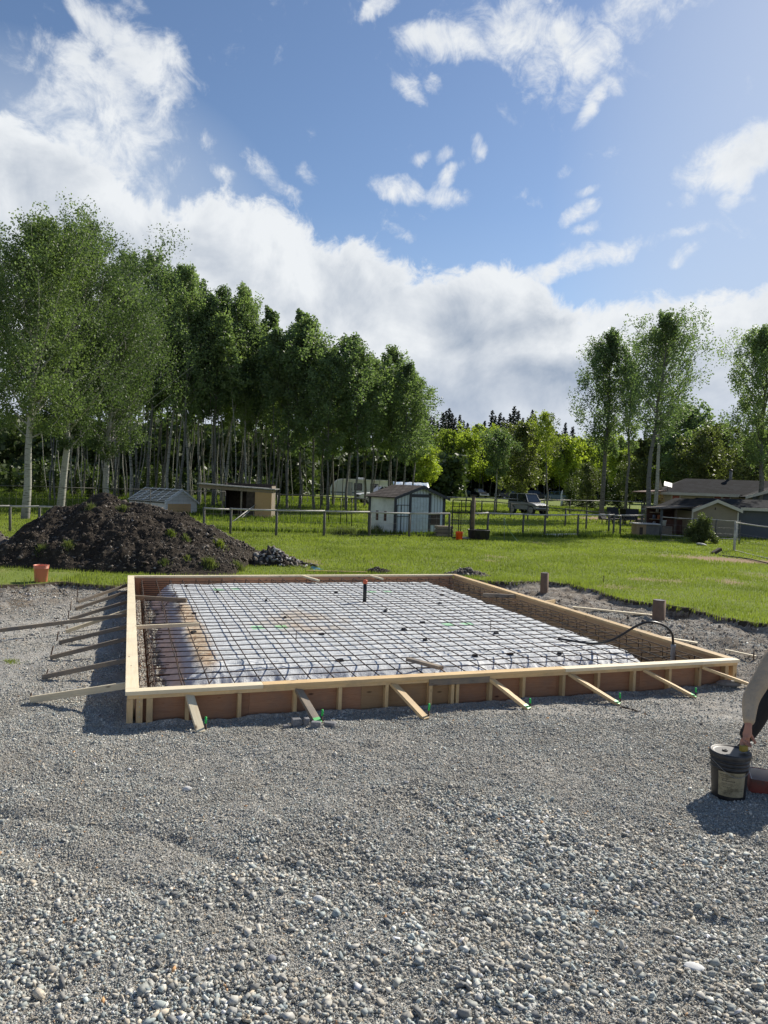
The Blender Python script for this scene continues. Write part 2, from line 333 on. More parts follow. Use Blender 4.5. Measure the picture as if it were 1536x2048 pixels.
def wood(name, c1, c2, rough=.65, knots=True, dark=(.12, .07, .035), wear=0, sheet=False):
    m = MT(name); rnd = m.orand()
    off = m.n('ShaderNodeVectorMath'); off.operation = 'ADD'; m.l(m.tc.outputs['Object'], off.inputs[0])
    cbn = m.n('ShaderNodeCombineXYZ'); k = m.math('MULTIPLY', rnd, 37.0); m.l(k, cbn.inputs[0]); m.l(m.math('MULTIPLY', rnd, 11.0), cbn.inputs[1]); m.l(cbn.outputs[0], off.inputs[1])
    mp = m.n('ShaderNodeMapping'); mp.inputs['Scale'].default_value = (1.2, 22, 22) if not sheet else (2.0, 9, 26); m.l(off.outputs[0], mp.inputs[0])
    g = m.noise(mp.outputs[0], 1.6, 6, .6, 1.2); base = m.ramp(g, [(.3, c1), (.55, c2), (.75, tuple(q*.86 for q in c1))])
    tone = m.noise(off.outputs[0], .9, 2); base = m.mix(m.math('MULTIPLY', tone, .5), base, tuple(q*.72 for q in c1))
    br = m.math('ADD', .82, m.math('MULTIPLY', rnd, .34))
    cc = m.n('ShaderNodeCombineColor'); [m.l(br, cc.inputs[i]) for i in range(3)]; base = m.mix(1.0, base, cc.outputs[0], 'MULTIPLY')
    if knots:
        mp2 = m.n('ShaderNodeMapping'); mp2.inputs['Scale'].default_value = (3.2, 9, 9); m.l(off.outputs[0], mp2.inputs[0])
        d = m.voro(mp2.outputs[0], 1.0, 'Distance'); base = m.mix(m.ramp(d, [(.05, (1, 1, 1)), (.13, (0, 0, 0))]), base, dark)
    if wear: base = m.mix(m.ramp(m.noise(off.outputs[0], 3, 6, .7), [(.45, (0, 0, 0)), (.65, (wear,)*3)]), base, (.16, .15, .14))
    m.col(base, rough, 0, .3); m.bump(g, .25, .003); return m.m
M = {}
M['lumber'] = wood('new_lumber', (.62, .42, .20), (.74, .54, .29), wear=.3)
M['lumber2'] = wood('cream_lumber', (.76, .63, .41), (.86, .76, .55), wear=.15)
M['lumber_old'] = wood('grey_lumber', (.22, .17, .12), (.33, .27, .20), wear=.8)
M['ply'] = wood('red_plywood', (.38, .185, .10), (.48, .26, .15), rough=.7, sheet=True, dark=(.09, .03, .015), wear=.3)
M['ply2'] = wood('tan_plywood', (.38, .23, .12), (.46, .30, .16), rough=.7, sheet=True, wear=.2)
def rebar_m():
    m = MT('rusty_rebar'); v = m.geo(); c = m.ramp(m.noise(v, 5, 4), [(.40, (.030, .026, .024)), (.62, (.075, .042, .026)), (.8, (.17, .075, .033))]); m.col(c, .75, .35); return m.m
M['rebar'] = rebar_m()
M['green'] = simple('green_spray_paint', (.02, .50, .09), .5, var=.15)
M['rust'] = simple('rusty_steel', (.10, .06, .04), .8, .3, .4, 30)
M['black'] = simple('black_plastic', (.018, .018, .02), .5, 0, .2, 12, dirt=(.06, .055, .05))
M['pipe'] = simple('black_abs_pipe', (.012, .012, .013), .3)
M['orange'] = simple('orange_cap', (.62, .12, .05), .5)
M['grey_pvc'] = simple('grey_conduit', (.22, .24, .27), .45)
M['navy'] = simple('dark_navy_trim', (.012, .016, .025), .5)
M['steel_black'] = simple('black_steel', (.012, .012, .013), .45, .3)
M['white'] = simple('white_paint', (.72, .72, .70), .5, 0, .08, 3)
M['glass'] = simple('dark_glass', (.015, .02, .025), .08, 0, .1, 2, spec=.8)
M['tyre'] = simple('tyre_rubber', (.018, .018, .018), .85)
M['chrome'] = simple('rim_metal', (.45, .45, .45), .3, .8)
M['post'] = simple('weathered_grey_post', (.10, .095, .085), .85, 0, .35, 14, .004)
M['rail'] = simple('pale_weathered_rail', (.42, .40, .37), .75, 0, .3, 4)
M['concrete'] = simple('grey_concrete', (.20, .20, .205), .9, 0, .3, 30, .004)
M['wire'] = simple('galvanised_wire', (.25, .25, .25), .5, .7)

# gravel / ground / lawn
def stone_cols(m, f):
    return m.ramp(f, [(0, (.15, .155, .15)), (.10, (.25, .25, .24)), (.25, (.35, .345, .32)), (.42, (.44, .43, .40)), (.58, (.30, .32, .32)), (.70, (.54, .53, .48)), (.84, (.46, .41, .33)), (.93, (.70, .68, .62)), (.975, (.52, .36, .21))], 'CONSTANT')
def ground_m():
    m = MT('gravel_and_soil'); v = m.geo()
    d1 = m.sep(m.voro(v, 62)); d2 = m.sep(m.voro(v, 120)); dd1 = m.voro(v, 62, 'Distance'); dd2 = m.voro(v, 120, 'Distance')
    big = m.noise(v, 1.1, 5, .6)
    sel = m.ramp(m.noise(v, 9, 3, .6), [(.42, (0, 0, 0)), (.58, (1, 1, 1))])
    c = m.mix(sel, stone_cols(m, d1[0]), stone_cols(m, d2[0]))
    c = m.mix(m.math('MULTIPLY', m.ramp(m.noise(v, 35, 4, .7), [(.4, (0, 0, 0)), (.7, (1, 1, 1))]), .7), c, (.38, .355, .31))
    c = m.mix(m.ramp(big, [(.35, (.0,)*3), (.7, (.45,)*3)]), c, (.38, .35, .30))
    soil = m.ramp(m.noise(v, 14, 7, .7), [(.3, (.07, .054, .04)), (.5, (.18, .145, .11)), (.62, (.30, .26, .205)), (.75, (.46, .42, .35))])
    soil = m.mix(m.ramp(m.noise(v, 2.5, 4, .6), [(.4, (0, 0, 0)), (.62, (1, 1, 1))]), soil, m.mix(.5, c, (.22, .195, .165)))
    c = m.mix(m.attr('dirt'), c, soil)
    m.col(c, .92, 0, .25)
    b = m.bump(m.mix(sel, dd1, dd2), 1.0, .012); b = m.bump(m.noise(v, 26, 5, .65), .8, .02, b); return m.m
M['ground'] = ground_m()
def lawn_m():
    m = MT('lawn_soil_and_turf'); v = m.geo()
    f = m.noise(v, 1.2, 6, .65); g = m.noise(v, 22, 4, .7)
    c = m.ramp(g, [(.3, (.08, .11, .022)), (.5, (.16, .21, .045)), (.7, (.24, .28, .07))])
    c = m.mix(m.ramp(f, [(.52, (0, 0, 0)), (.72, (.55,)*3)]), c, (.32, .29, .13))
    soil = m.ramp(m.noise(v, 12, 6, .7), [(.3, (.035, .026, .02)), (.7, (.10, .08, .06))])
    c = m.mix(m.attr('bare'), c, m.mix(m.attr('cut'), (.30, .21, .13), soil))
    m.col(c, .95, 0, .1); m.bump(g, .8, .03); return m.m
M['lawn'] = lawn_m()
def leafy(name, c, trans=.45, var=.35, sc=1.2, attr=None, sat=None):
    m = MT(name); m.t.nodes.remove(m.b); rnd = m.orand(); v = m.geo()
    f = m.math('ADD', m.math('MULTIPLY', m.noise(v, sc, 3, .6), .75), m.math('MULTIPLY', rnd, .3))
    lo = tuple(q*(1-var) for q in c); hi = tuple(q*(1+var) for q in c); hi = (hi[0]*1.15, hi[1], hi[2]*.85)
    k = m.ramp(f, [(.3, lo), (.85, hi)])
    if attr: k = m.mix(1.0, k, m.attr(attr, 'Color'), 'MULTIPLY')
    p = m.n('ShaderNodeBsdfPrincipled'); m.l(k, p.inputs['Base Color']); p.inputs['Roughness'].default_value = .5; p.inputs['Specular IOR Level'].default_value = .3
    t = m.n('ShaderNodeBsdfTranslucent'); m.l(m.mix(1.0, k, (1.1, 1.25, .6), 'MULTIPLY'), t.inputs[0])
    s = m.n('ShaderNodeMixShader'); s.inputs[0].default_value = trans; m.l(p.outputs[0], s.inputs[1]); m.l(t.outputs[0], s.inputs[2]); m.l(s.outputs[0], m.out.inputs[0]); return m.m
M['leaf'] = leafy('aspen_leaves', (.185, .265, .145), .52)
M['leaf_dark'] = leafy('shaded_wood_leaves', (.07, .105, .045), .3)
M['leaf_near'] = leafy('near_aspen_leaves', (.135, .200, .100), .46, .42)
M['leaf_light'] = leafy('spring_green_leaves', (.29, .37, .075), .58)
M['leaf_willow'] = leafy('grey_green_leaves', (.13, .165, .07), .45)
M['needle'] = leafy('spruce_needles', (.022, .040, .022), .1, .4)
M['needle_light'] = leafy('young_spruce_needles', (.07, .11, .03), .25, .4)
M['grass'] = leafy('grass_blades', (.205, .265, .065), .45, .5, .45)
M['tallgrass'] = leafy('tall_grass_blades', (.10, .15, .03), .45, .4, .5)
def bark_m(name, pale, dark):
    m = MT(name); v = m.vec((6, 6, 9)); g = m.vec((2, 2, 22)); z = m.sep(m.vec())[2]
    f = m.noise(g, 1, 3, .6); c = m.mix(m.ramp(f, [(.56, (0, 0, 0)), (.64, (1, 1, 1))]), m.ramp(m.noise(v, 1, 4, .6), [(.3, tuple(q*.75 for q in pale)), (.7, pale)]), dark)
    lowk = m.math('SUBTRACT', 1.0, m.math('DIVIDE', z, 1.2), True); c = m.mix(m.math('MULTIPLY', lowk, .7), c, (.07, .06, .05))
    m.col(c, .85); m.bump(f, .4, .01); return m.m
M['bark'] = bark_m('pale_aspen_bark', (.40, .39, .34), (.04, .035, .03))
M['bark_grey'] = bark_m('shaded_grey_aspen_bark', (.17, .165, .145), (.03, .027, .024))  # grey bark, darkened to carry the trunks' shaded side in its colour
M['bark_dark'] = simple('dark_bark', (.06, .045, .035), .9, 0, .4, 8)

# ------------------------------------------------------------------ ground: one polar sheet split in gravel ground and lawn
def polar(rad, ang):
    R_, A_ = np.meshgrid(rad, ang, indexing='ij'); x = R_*np.sin(A_); y = R_*np.cos(A_)-1.0; return x, y
rad = np.concatenate([np.exp(np.linspace(math.log(2.2), math.log(7.8), 260)), np.exp(np.linspace(math.log(7.85), math.log(26), 430)), np.exp(np.linspace(math.log(26.3), math.log(140), 150)), np.array([160, 200, 260, 350, 500, 800, 1300])])
ang = np.concatenate([np.linspace(-pi, RAD(-46), 40, endpoint=False), np.linspace(RAD(-46), RAD(46), 900), np.linspace(RAD(46), pi, 41)[1:]])
x, y = polar(rad, ang); ld = lawn_d(x, y); z = terrain(x, y, ld); nr, na = x.shape
V = np.stack([x, y, z], -1).reshape(-1, 3)
i0 = np.arange(nr-1)[:, None]*na+np.arange(na-1)[None]; quads = np.stack([i0, i0+1, i0+na+1, i0+na], -1).reshape(-1, 4)
# centre fan
V = np.vstack([V, [[0, -1, G(0, -1)]]]); ci = len(V)-1
ldv = np.append(ld.ravel(), -5.)
isl = ldv[quads].mean(1) > .045
dirtv = np.clip(sst(x, 1.2, 3.2)*sst(y, 8.5, 11)+sst(-x, 5.0, 6.6)*sst(y, 11.2, 13.2)+sst(ld, -1.2, -.1)*sst(y, 12, 14)+fbm(x, y, .9, 4, 71)*.35*sst(y, 4, 8), 0, 1).ravel()
patch = np.exp(-((x-13.2)/2.2)**2-((y-27.6+.25*(x-13))/1.1)**2)*1.5+np.clip(fbm(x, y, .55, 5, 73)*2.4-.95, 0, .8)*sst(y, 13, 16)*(1-sst(y, 34, 46))
road = np.exp(-((y-(64+.35*(x-20)))/3.0)**2)*sst(x, 14, 19)*1.4
bare = np.clip(np.maximum(np.maximum(patch, road), 1-sst(ld, .08, .22)), 0, 1).ravel(); cut = (1-sst(ld, .1, .35)).ravel()
def sub(q, name, mat, at, extra=None):
    used = np.unique(q); mp = np.full(len(V), -1); mp[used] = np.arange(len(used)); f = mp[q]
    return mesh_np(name, V[used], f, mat, None, True, {k: np.append(a_, 0)[used] for k, a_ in at.items()})
g_o = sub(quads[~isl], 'ground', M['ground'], {'dirt': dirtv}); g_o['kind'] = 'structure'
l_o = sub(quads[isl], 'lawn', M['lawn'], {'bare': bare, 'cut': cut}); l_o['kind'] = 'structure'
fan = [(ci, k+1, k) for k in range(na-1)]
me_f = MB(); me_f.v = [tuple(V[ci])]+[tuple(V[k]) for k in range(na)]; me_f.f = [(0, k+2, k+1) for k in range(na-1)]
tag(me_f.build('ground', M['ground']), kind='structure')

# gravel stones (stuff)
def ico():
    t = (1+5**.5)/2; v = np.array([(-1, t, 0), (1, t, 0), (-1, -t, 0), (1, -t, 0), (0, -1, t), (0, 1, t), (0, -1, -t), (0, 1, -t), (t, 0, -1), (t, 0, 1), (-t, 0, -1), (-t, 0, 1)], float)/math.hypot(1, t)
    f = np.array([(0, 11, 5), (0, 5, 1), (0, 1, 7), (0, 7, 10), (0, 10, 11), (1, 5, 9), (5, 11, 4), (11, 10, 2), (10, 7, 6), (7, 1, 8), (3, 9, 4), (3, 4, 2), (3, 2, 6), (3, 6, 8), (3, 8, 9), (4, 9, 5), (2, 4, 11), (6, 2, 10), (8, 6, 7), (9, 8, 1)]); return v, f
IV, IF = ico()
PAL = np.array([(.11, .12, .13), (.17, .18, .185), (.23, .25, .25), (.30, .31, .31), (.26, .30, .31), (.36, .37, .36), (.42, .42, .40), (.36, .33, .28), (.52, .52, .50), (.20, .24, .26), (.28, .27, .245), (.66, .65, .62), (.40, .24, .12), (.33, .38, .39)])
PAL = np.clip(PAL*np.array([1.60, 1.53, 1.41]), 0, .78); PW = np.array([.07, .12, .14, .13, .09, .11, .08, .08, .05, .06, .09, .02, .005, .04]); PW /= PW.sum()
def rotm(n, flat=.5):
    a = rng.uniform(0, 2*pi, n); b = rng.normal(0, flat, n); c = rng.uniform(0, 2*pi, n)
    def rz(t): m = np.zeros((n, 3, 3)); m[:, 0, 0] = m[:, 1, 1] = np.cos(t); m[:, 0, 1] = -np.sin(t); m[:, 1, 0] = np.sin(t); m[:, 2, 2] = 1; return m
    def rx(t): m = np.zeros((n, 3, 3)); m[:, 1, 1] = m[:, 2, 2] = np.cos(t); m[:, 1, 2] = -np.sin(t); m[:, 2, 1] = np.sin(t); m[:, 0, 0] = 1; return m
    return rz(a) @ rx(b) @ rz(c)
BV = np.array([(-1, -1, -1), (1, -1, -1), (1, 1, -1), (-1, 1, -1), (-1, -1, 1), (1, -1, 1), (1, 1, 1), (-1, 1, 1)], float)*.62
BF = np.array([(0, 3, 2, 1), (4, 5, 6, 7), (0, 1, 5, 4), (1, 2, 6, 5), (2, 3, 7, 6), (3, 0, 4, 7)]); BF = np.concatenate([BF[:, [0, 1, 2]], BF[:, [0, 2, 3]]])
def stones(name, px, py, pz, size, mat, parent=None, pal=PAL, pw=PW, sink=.25, flat=.45, sharp=.72):
    out_v, out_f, out_c, base = [], [], [], 0; pick = rng.random(len(px)) < sharp
    for kind_, (TV, TF, lo_, hi_) in enumerate(((BV, BF, -.42, .45), (IV, IF, -.34, .20))):
        k = pick if kind_ == 0 else ~pick; n = int(k.sum()); nv = len(TV)
        if not n: continue
        vs = TV[None]*(1+rng.uniform(lo_, hi_, (n, nv, 3)))*np.stack([rng.uniform(.8, 1.5, n), rng.uniform(.55, 1.05, n), rng.uniform(.28, .75, n)], -1)[:, None]
        vs = np.einsum('nij,nkj->nki', rotm(n, flat), vs)*(size[k]/2)[:, None, None]; vs += np.stack([px[k], py[k], pz[k]+size[k]*sink*.5], -1)[:, None]
        out_f.append((TF[None]+base+nv*np.arange(n)[:, None, None]).reshape(-1, 3)); base += n*nv; out_v.append(vs.reshape(-1, 3))
        c = pal[rng.choice(len(pal), n, p=pw)]*rng.uniform(.8, 1.18, (n, 1)); out_c.append(np.concatenate([np.repeat(c[:, None], nv, 1), np.ones((n, nv, 1))], -1).reshape(-1, 4))
    return mesh_np(name, np.concatenate(out_v), np.concatenate(out_f), mat, parent, False, {'scol': np.concatenate(out_c)})
def stone_m():
    m = MT('gravel_stone'); v = m.geo(); c = m.mix(1.0, m.attr('scol', 'Color'), m.ramp(m.noise(v, 90, 4, .65), [(.3, (.72,)*3), (.7, (1.15,)*3)]), 'MULTIPLY'); c = m.mix(m.ramp(m.noise(v, 1.4, 6, .62), [(.42, (0, 0, 0)), (.68, (.6,)*3)]), c, (.33, .30, .25)); m.col(c, .85, 0, .3); return m.m
M['stone'] = stone_m()
def scatter(y0, y1, dens, half=lambda y: .60*y+.7):
    A = getattr(np,"trapezoid",getattr(np,"trapz",None))([2*half(t) for t in np.linspace(y0, y1, 20)], np.linspace(y0, y1, 20)); n = int(A*dens); wmax = half(y1)
    yy = rng.uniform(y0, y1, n*2); xx = rng.uniform(-wmax, wmax, n*2); k = np.abs(xx) < half(yy); return xx[k][:n], yy[k][:n]
gx, gy, gs = [], [], []
for (ya, yb, de, s0, sg_) in ((2.4, 3.8, 9000, .0122, .50), (3.8, 5.2, 8000, .0122, .46), (5.2, 7.6, 6800, .0135, .42), (7.6, 10.5, 3600, .0150, .42), (10.5, 15.5, 900, .02, .5)):
    xx, yy = scatter(ya, yb, de, (lambda t: .60*t+.7) if ya < 7 else (lambda t: .62*t+.3)); i_, j_ = loc(xx, yy)
    patchy = fbm(xx, yy, 1.3, 4, 81); coarse = sst(fbm(xx, yy, .8, 3, 85)+(4.6-yy)*.35, -.25, .35)
    keep = ~((i_ > -.02) & (i_ < FW+.02) & (j_ > -.02) & (j_ < FLn+.02)) & (rng.random(len(xx)) < np.clip(.72+patchy*1.3, .22, 1)) & (lawn_d(xx, yy) < .03)
    s = s0*np.exp(rng.normal(0, sg_, len(xx)))*(.72+.62*coarse); gx.append(xx[keep]); gy.append(yy[keep]); gs.append(s[keep])
# fine chips between the stones
for (ya, yb, de, s0) in ((2.4, 4.2, 15000, .0068), (4.2, 6.2, 9000, .0080), (6.2, 8.0, 5000, .0095)):
    xx, yy = scatter(ya, yb, de, lambda t: .60*t+.3); i_, j_ = loc(xx, yy); keep = ~((i_ > -.02) & (j_ > -.02)) & (lawn_d(xx, yy) < .03)
    gx.append(xx[keep]); gy.append(yy[keep]); gs.append(s0*np.exp(rng.normal(0, .3, int(keep.sum()))))
# a few cobbles
cx, cy = scatter(2.6, 6.8, 2.5); gx.append(cx); gy.append(cy); gs.append(rng.uniform(.028, .046, len(cx)))
# trench gravel inside the form
ti = np.concatenate([rng.uniform(.05, .75, 9000), rng.uniform(FW-.9, FW-.05, 5000)]); tj = rng.uniform(.05, FLn-.05, 14000)
q = O2[:, None]+av[:, None]*ti+bv2[:, None]*tj; gx.append(q[0]); gy.append(q[1]); gs.append(rng.uniform(.012, .035, 14000))
gx = np.concatenate(gx); gy = np.concatenate(gy); gs = np.clip(np.concatenate(gs), .004, .06)
print('stones', len(gx))
so_ = stones('gravel', gx, gy, terrain(gx, gy)+rng.uniform(-.002, .006, len(gx)), gs, M['stone'], flat=.75); tag(so_, 'loose grey crushed gravel covering the yard around the form', kind='stuff')

# ------------------------------------------------------------------ formwork
form = thing('foundation_form', 'rectangular plywood and lumber concrete form with pale top planks, standing on gravel', 'formwork', FL(0, 0, 0))
def fb(name, mat, i0, j0, i1, j1, z0, z1, w, t, **k): return board(name, mat, FL(i0, j0, z0), FL(i1, j1, z1), w, t, form, **k)
PWd = .128; zt = FH-.019
cuts = [0, 1.35, 4.95, FW]
for k, (a_, b_) in enumerate(zip(cuts[:-1], cuts[1:])): fb('top_plank', M['lumber2'] if k != 1 else M['lumber'], a_, PWd/2, b_-.003, PWd/2, zt-.001*k, zt-.001*k, PWd, .038)
for k, (a_, b_) in enumerate(((PWd+.002, 4.2), (4.203, FLn))): fb('top_plank', M['lumber2'], PWd/2, a_, PWd/2, b_, zt, zt, PWd, .038)
for k, (a_, b_) in enumerate(((PWd+.002, 3.9), (3.903, FLn))): fb('top_plank', M['lumber'], FW-PWd/2, a_, FW-PWd/2, b_, zt, zt, PWd, .038)
for k, (a_, b_) in enumerate(((PWd+.002, 3.6), (3.603, FW-PWd-.002))): fb('top_plank', M['lumber2'], a_, FLn-PWd/2, b_, FLn-PWd/2, zt, zt, PWd, .038)
pin = .113; zb = -.16; zp = FH-.0405
def panel(name, mat, i0, j0, i1, j1): return board(name, mat, FL(i0, j0, (zb+zp)/2), FL(i1, j1, (zb+zp)/2), .018, zp-zb, form)
ps = [pin+.01, 1.22, 2.44, 3.5, 4.9, 6.1, FW-pin-.01]
for k, (a_, b_) in enumerate(zip(ps[:-1], ps[1:])): panel('plywood_panel', M['ply2'] if k == 2 else M['ply'], a_, pin, b_-.002, pin)
for s_ in (0, 1):
    xx = pin if s_ == 0 else FW-pin
    for a_, b_ in zip(np.linspace(.13, FLn-.13, 5)[:-1], np.linspace(.13, FLn-.13, 5)[1:]): panel('plywood_panel', M['ply'] if s_ == 0 else M['ply2'], xx, a_, xx, b_-.002)
for a_, b_ in zip(np.linspace(.13, FW-.13, 5)[:-1], np.linspace(.13, FW-.13, 5)[1:]): panel('plywood_panel', M['ply'], a_, FLn-pin, b_-.002, FLn-pin)
# walers under the planks, studs outside the plywood
fb('waler', M['lumber'], .02, .062, FW-.02, .062, zp-.021, zp-.021, .082, .038)
fb('waler', M['lumber'], FW-.062, .11, FW-.062, FLn-.11, zp-.021, zp-.021, .082, .038); fb('waler', M['lumber'], .062, .11, .062, FLn-.11, zp-.021, zp-.021, .082, .038)
zs0, zs1 = -.12, zp-.042
for i_ in (.045, .135, .23, .59, 1.11, 1.69, 2.18, 2.71, 3.23, 3.50, 3.56, 3.86+.12, 4.41, 4.95, 5.44, 5.96, 6.5, 6.97, 7.40, 7.53):
    w_ = .038 if .3 < i_ < 7.3 else .06
    board('stud', M['lumber'], FL(i_, .062, zs0), FL(i_, .062, zs1), w_, .078, form, up=(bv2[0], bv2[1], 0))
for j_ in np.arange(.6, FLn-.2, .61):
    for xx in (.062, FW-.062): board('stud', M['lumber'], FL(xx, j_, zs0), FL(xx, j_, zs1), .038, .078, form, up=(av[0], av[1], 0))
fb('splice_board', M['lumber_old'], 3.2, .011, 3.95, .011, zp-.03, zp-.03, .018, .085)
# braces (front and left), with ground contact
def gz(p, dz=0.): return Vector((p[0], p[1], G(p[0], p[1])+dz))
stake_jobs = []
fr = [(0.61, 0.04, 0.69, -0.35), (1.72, 0.04, 1.85, -0.33), (2.78, 0.04, 2.99, -0.41), (3.97, 0.04, 4.25, -0.35), (5.03, 0.04, 5.41, -0.40), (6.1, 0.04, 6.56, -0.34), (6.98, 0.02, 7.62, -0.30)]
for k, (i0_, j0_, i1_, j1_) in enumerate(fr):
    e = gz(FL(i1_, j1_), .012); s0_ = FL(i0_, j0_, zp-.035); s0_ = s0_+(s0_-e).normalized()*.0
    board('brace', M['lumber_old'] if k == 1 else (M['lumber2'] if k == 0 else M['lumber']), e-(s0_-e).normalized()*.02, s0_, .082, .034, form)
lb = [(8.18, -.87, 7.37), (7.28, -.86, 6.65), (6.08, -.89, 5.63), (5.16, -.87, 4.63), (4.74, -1.95, 4.2), (3.79, -.9, 3.75), (2.94, -.93, 2.84), (1.7, -.92, 1.9), (.57, -.94, .96)]
for k, (j0_, i1_, j1_) in enumerate(lb):
    e = gz(FL(i1_, j1_), .03 if k != 4 else .12); s0_ = FL(.04, j0_, zp-.045)
    board('brace', M['lumber_old'] if k not in (3, 8) else M['lumber2'], e, s0_, .034, .055 if k != 8 else .07, form)
for k, (j0_, i1_, j1_) in enumerate(((1.2, FW+.75, 1.35), (2.6, FW+.8, 2.75), (5.0, FW+.9, 5.9), (7.4, FW+.7, 7.6))):
    board('brace', M['lumber'], gz(FL(i1_, j1_), .03), FL(FW-.04, j0_, zp-.045), .034, .075, form)
# short ties nailed across inner top
for (p, q_, mt, w_, t_) in ((FL(.12, 6.30, .262), FL(.98, 5.70, .285), M['lumber_old'], .05, .075), (FL(.12, 3.35, .30), FL(.98, 3.28, .33), M['lumber2'], .04, .05), (FL(3.75, FLn-.12, .30), FL(3.95, 8.15, .285), M['lumber2'], .06, .04),
                             (FL(5.35, FLn-.12, .30), FL(5.5, 8.35, .285), M['lumber2'], .05, .035), (FL(FW-.12, 5.75, .262), FL(FW-.75, 5.95, .27), M['lumber_old'], .05, .07)):
    board('tie_board', mt, p, q_, w_, t_, form)
# screws at the corner
sb = MB()
for zz in (.06, .11, .16, .21, .255):
    p = FL(.135, .020, zz); sb.tube([p, p+Vector((bv2[0], bv2[1], 0))*-.004], .005, 8)
sb.build('screw', M['chrome'], form)

# loose board leaning on inner front edge
tag(board('loose_board', M['lumber_old'], FL(3.30, .93, .285), FL(3.42, .20, .352), .075, .04), 'short grey lumber offcut lying across rebar at the middle of the front edge', 'board')

# ------------------------------------------------------------------ plastic covered sand mound
ii = np.linspace(.42, FW-.45, 340); jj = np.linspace(.35, FLn-.22, 400); I, J = np.meshgrid(ii, jj, indexing='ij')
w1 = fbm(I, J, 1.3, 3, 91)*.12
dl_ = sst(I+w1, .44, .90); dr_ = 1-sst(I+w1, FW-.98, FW-.55); df_ = sst(J+w1-.12*np.sin(I*1.3), .48, 1.12); db_ = 1-sst(J+w1, FLn-.55, FLn-.28)
top = np.minimum(np.minimum(dl_, dr_), np.minimum(df_, db_)); corner = dl_*dr_*df_*db_
hh = -.14+.345*(.5*top+.5*corner)
slope = 1-np.clip(np.abs(top-.5)*2, 0, 1)
# folds running down the slopes, small wrinkles on top
hh += slope*(np.abs(fbm(I*0.4, J*2.0, 4, 3, 93))*(dl_ < 1)*.045+np.abs(fbm(I*2.0, J*.4, 4, 3, 94))*(df_ < 1)*.075)
hh += (1-np.abs(fbm(I, J, 2.2, 4, 95))*2)**2*.007+fbm(I, J, 9, 3, 96)*.006+np.exp(-((J-1.35)/.3)**2)*np.abs(fbm(I*1.8, J, 5, 3, 97))*.03
X3 = O2[0]+av[0]*I+bv2[0]*J; Y3 = O2[1]+av[1]*I+bv2[1]*J
n1_, n2_ = I.shape; q0 = np.arange(n1_-1)[:, None]*n2_+np.arange(n2_-1)[None]
def plastic_m():
    m = MT('poly_sheet_over_sand'); v = m.geo(); sx = m.attr('sandy')
    f = m.noise(v, 2.2, 5, .6, .6); k = m.math('ADD', sx, m.math('MULTIPLY', m.math('SUBTRACT', f, .5), .9), True)
    c = m.mix(m.ramp(k, [(.35, (0, 0, 0)), (.75, (1, 1, 1))]), m.ramp(m.noise(v, 5, 5, .65), [(.3, (.50, .52, .53)), (.7, (.68, .70, .71))]), m.ramp(m.noise(v, 9, 5, .6, 1.5), [(.3, (.33, .19, .10)), (.7, (.66, .58, .44))]))
    c = m.mix(m.ramp(m.noise(v, 17, 6, .75), [(.66, (0, 0, 0)), (.78, (.5,)*3)]), c, (.20, .16, .12))
    for (i_, j_) in ((1.9, 7.55), (2.05, 3.55), (4.95, 7.0), (5.1, 3.35)):
        w_ = FL(i_, j_); sb_ = m.n('ShaderNodeVectorMath'); sb_.operation = 'SUBTRACT'; m.l(v, sb_.inputs[0]); sb_.inputs[1].default_value = (w_[0], w_[1], 0)
        s3 = m.sep(sb_.outputs[0]); du = m.math('ABSOLUTE', m.math('ADD', m.math('MULTIPLY', s3[0], av[0]), m.math('MULTIPLY', s3[1], av[1]))); dv = m.math('ABSOLUTE', m.math('ADD', m.math('MULTIPLY', s3[0], bv2[0]), m.math('MULTIPLY', s3[1], bv2[1])))
        nn = m.noise(v, 12, 3)
        ring = m.math('MULTIPLY', m.math('LESS_THAN', m.math('MAXIMUM', du, m.math('MULTIPLY', dv, 1.2)), .27), m.math('GREATER_THAN', m.math('ADD', du, m.math('MULTIPLY', nn, .3)), .24))
        c = m.mix(m.math('MULTIPLY', m.math('MULTIPLY', ring, m.math('LESS_THAN', dv, .12)), .5), c, (.16, .72, .22))
    m.col(c, m.ramp(m.noise(v, 6, 3), [(.3, (.5,)*3), (.7, (.7,)*3)]), 0, .25); m.bump(m.voro(v, 9, 'Distance'), .5, .012, m.bump(m.noise(v, 14, 6, .65, 2.0), .9, .016)); return m.m
M['plastic'] = plastic_m()
sandy = np.exp(-((I-2.6)/1.3)**2-((J-4.0)/1.7)**2)*.56+np.exp(-((I-.93)/.17)**2)*sst(J, .6, 1.6)*(1-sst(J, 5.0, 7.0))*.85+.0
tag(mesh_np('plastic_sheet', np.stack([X3, Y3, hh], -1).reshape(-1, 3), np.stack([q0, q0+n2_, q0+n2_+1, q0+1], -1).reshape(-1, 4), M['plastic'], None, True, {'sandy': sandy.ravel()}),
    'pale translucent poly vapour sheet draped over the sand mound inside the form', 'plastic sheet')
def hp(i_, j_): return float(hh[int(np.clip(np.searchsorted(ii, i_), 0, n1_-1)), int(np.clip(np.searchsorted(jj, j_), 0, n2_-1))])

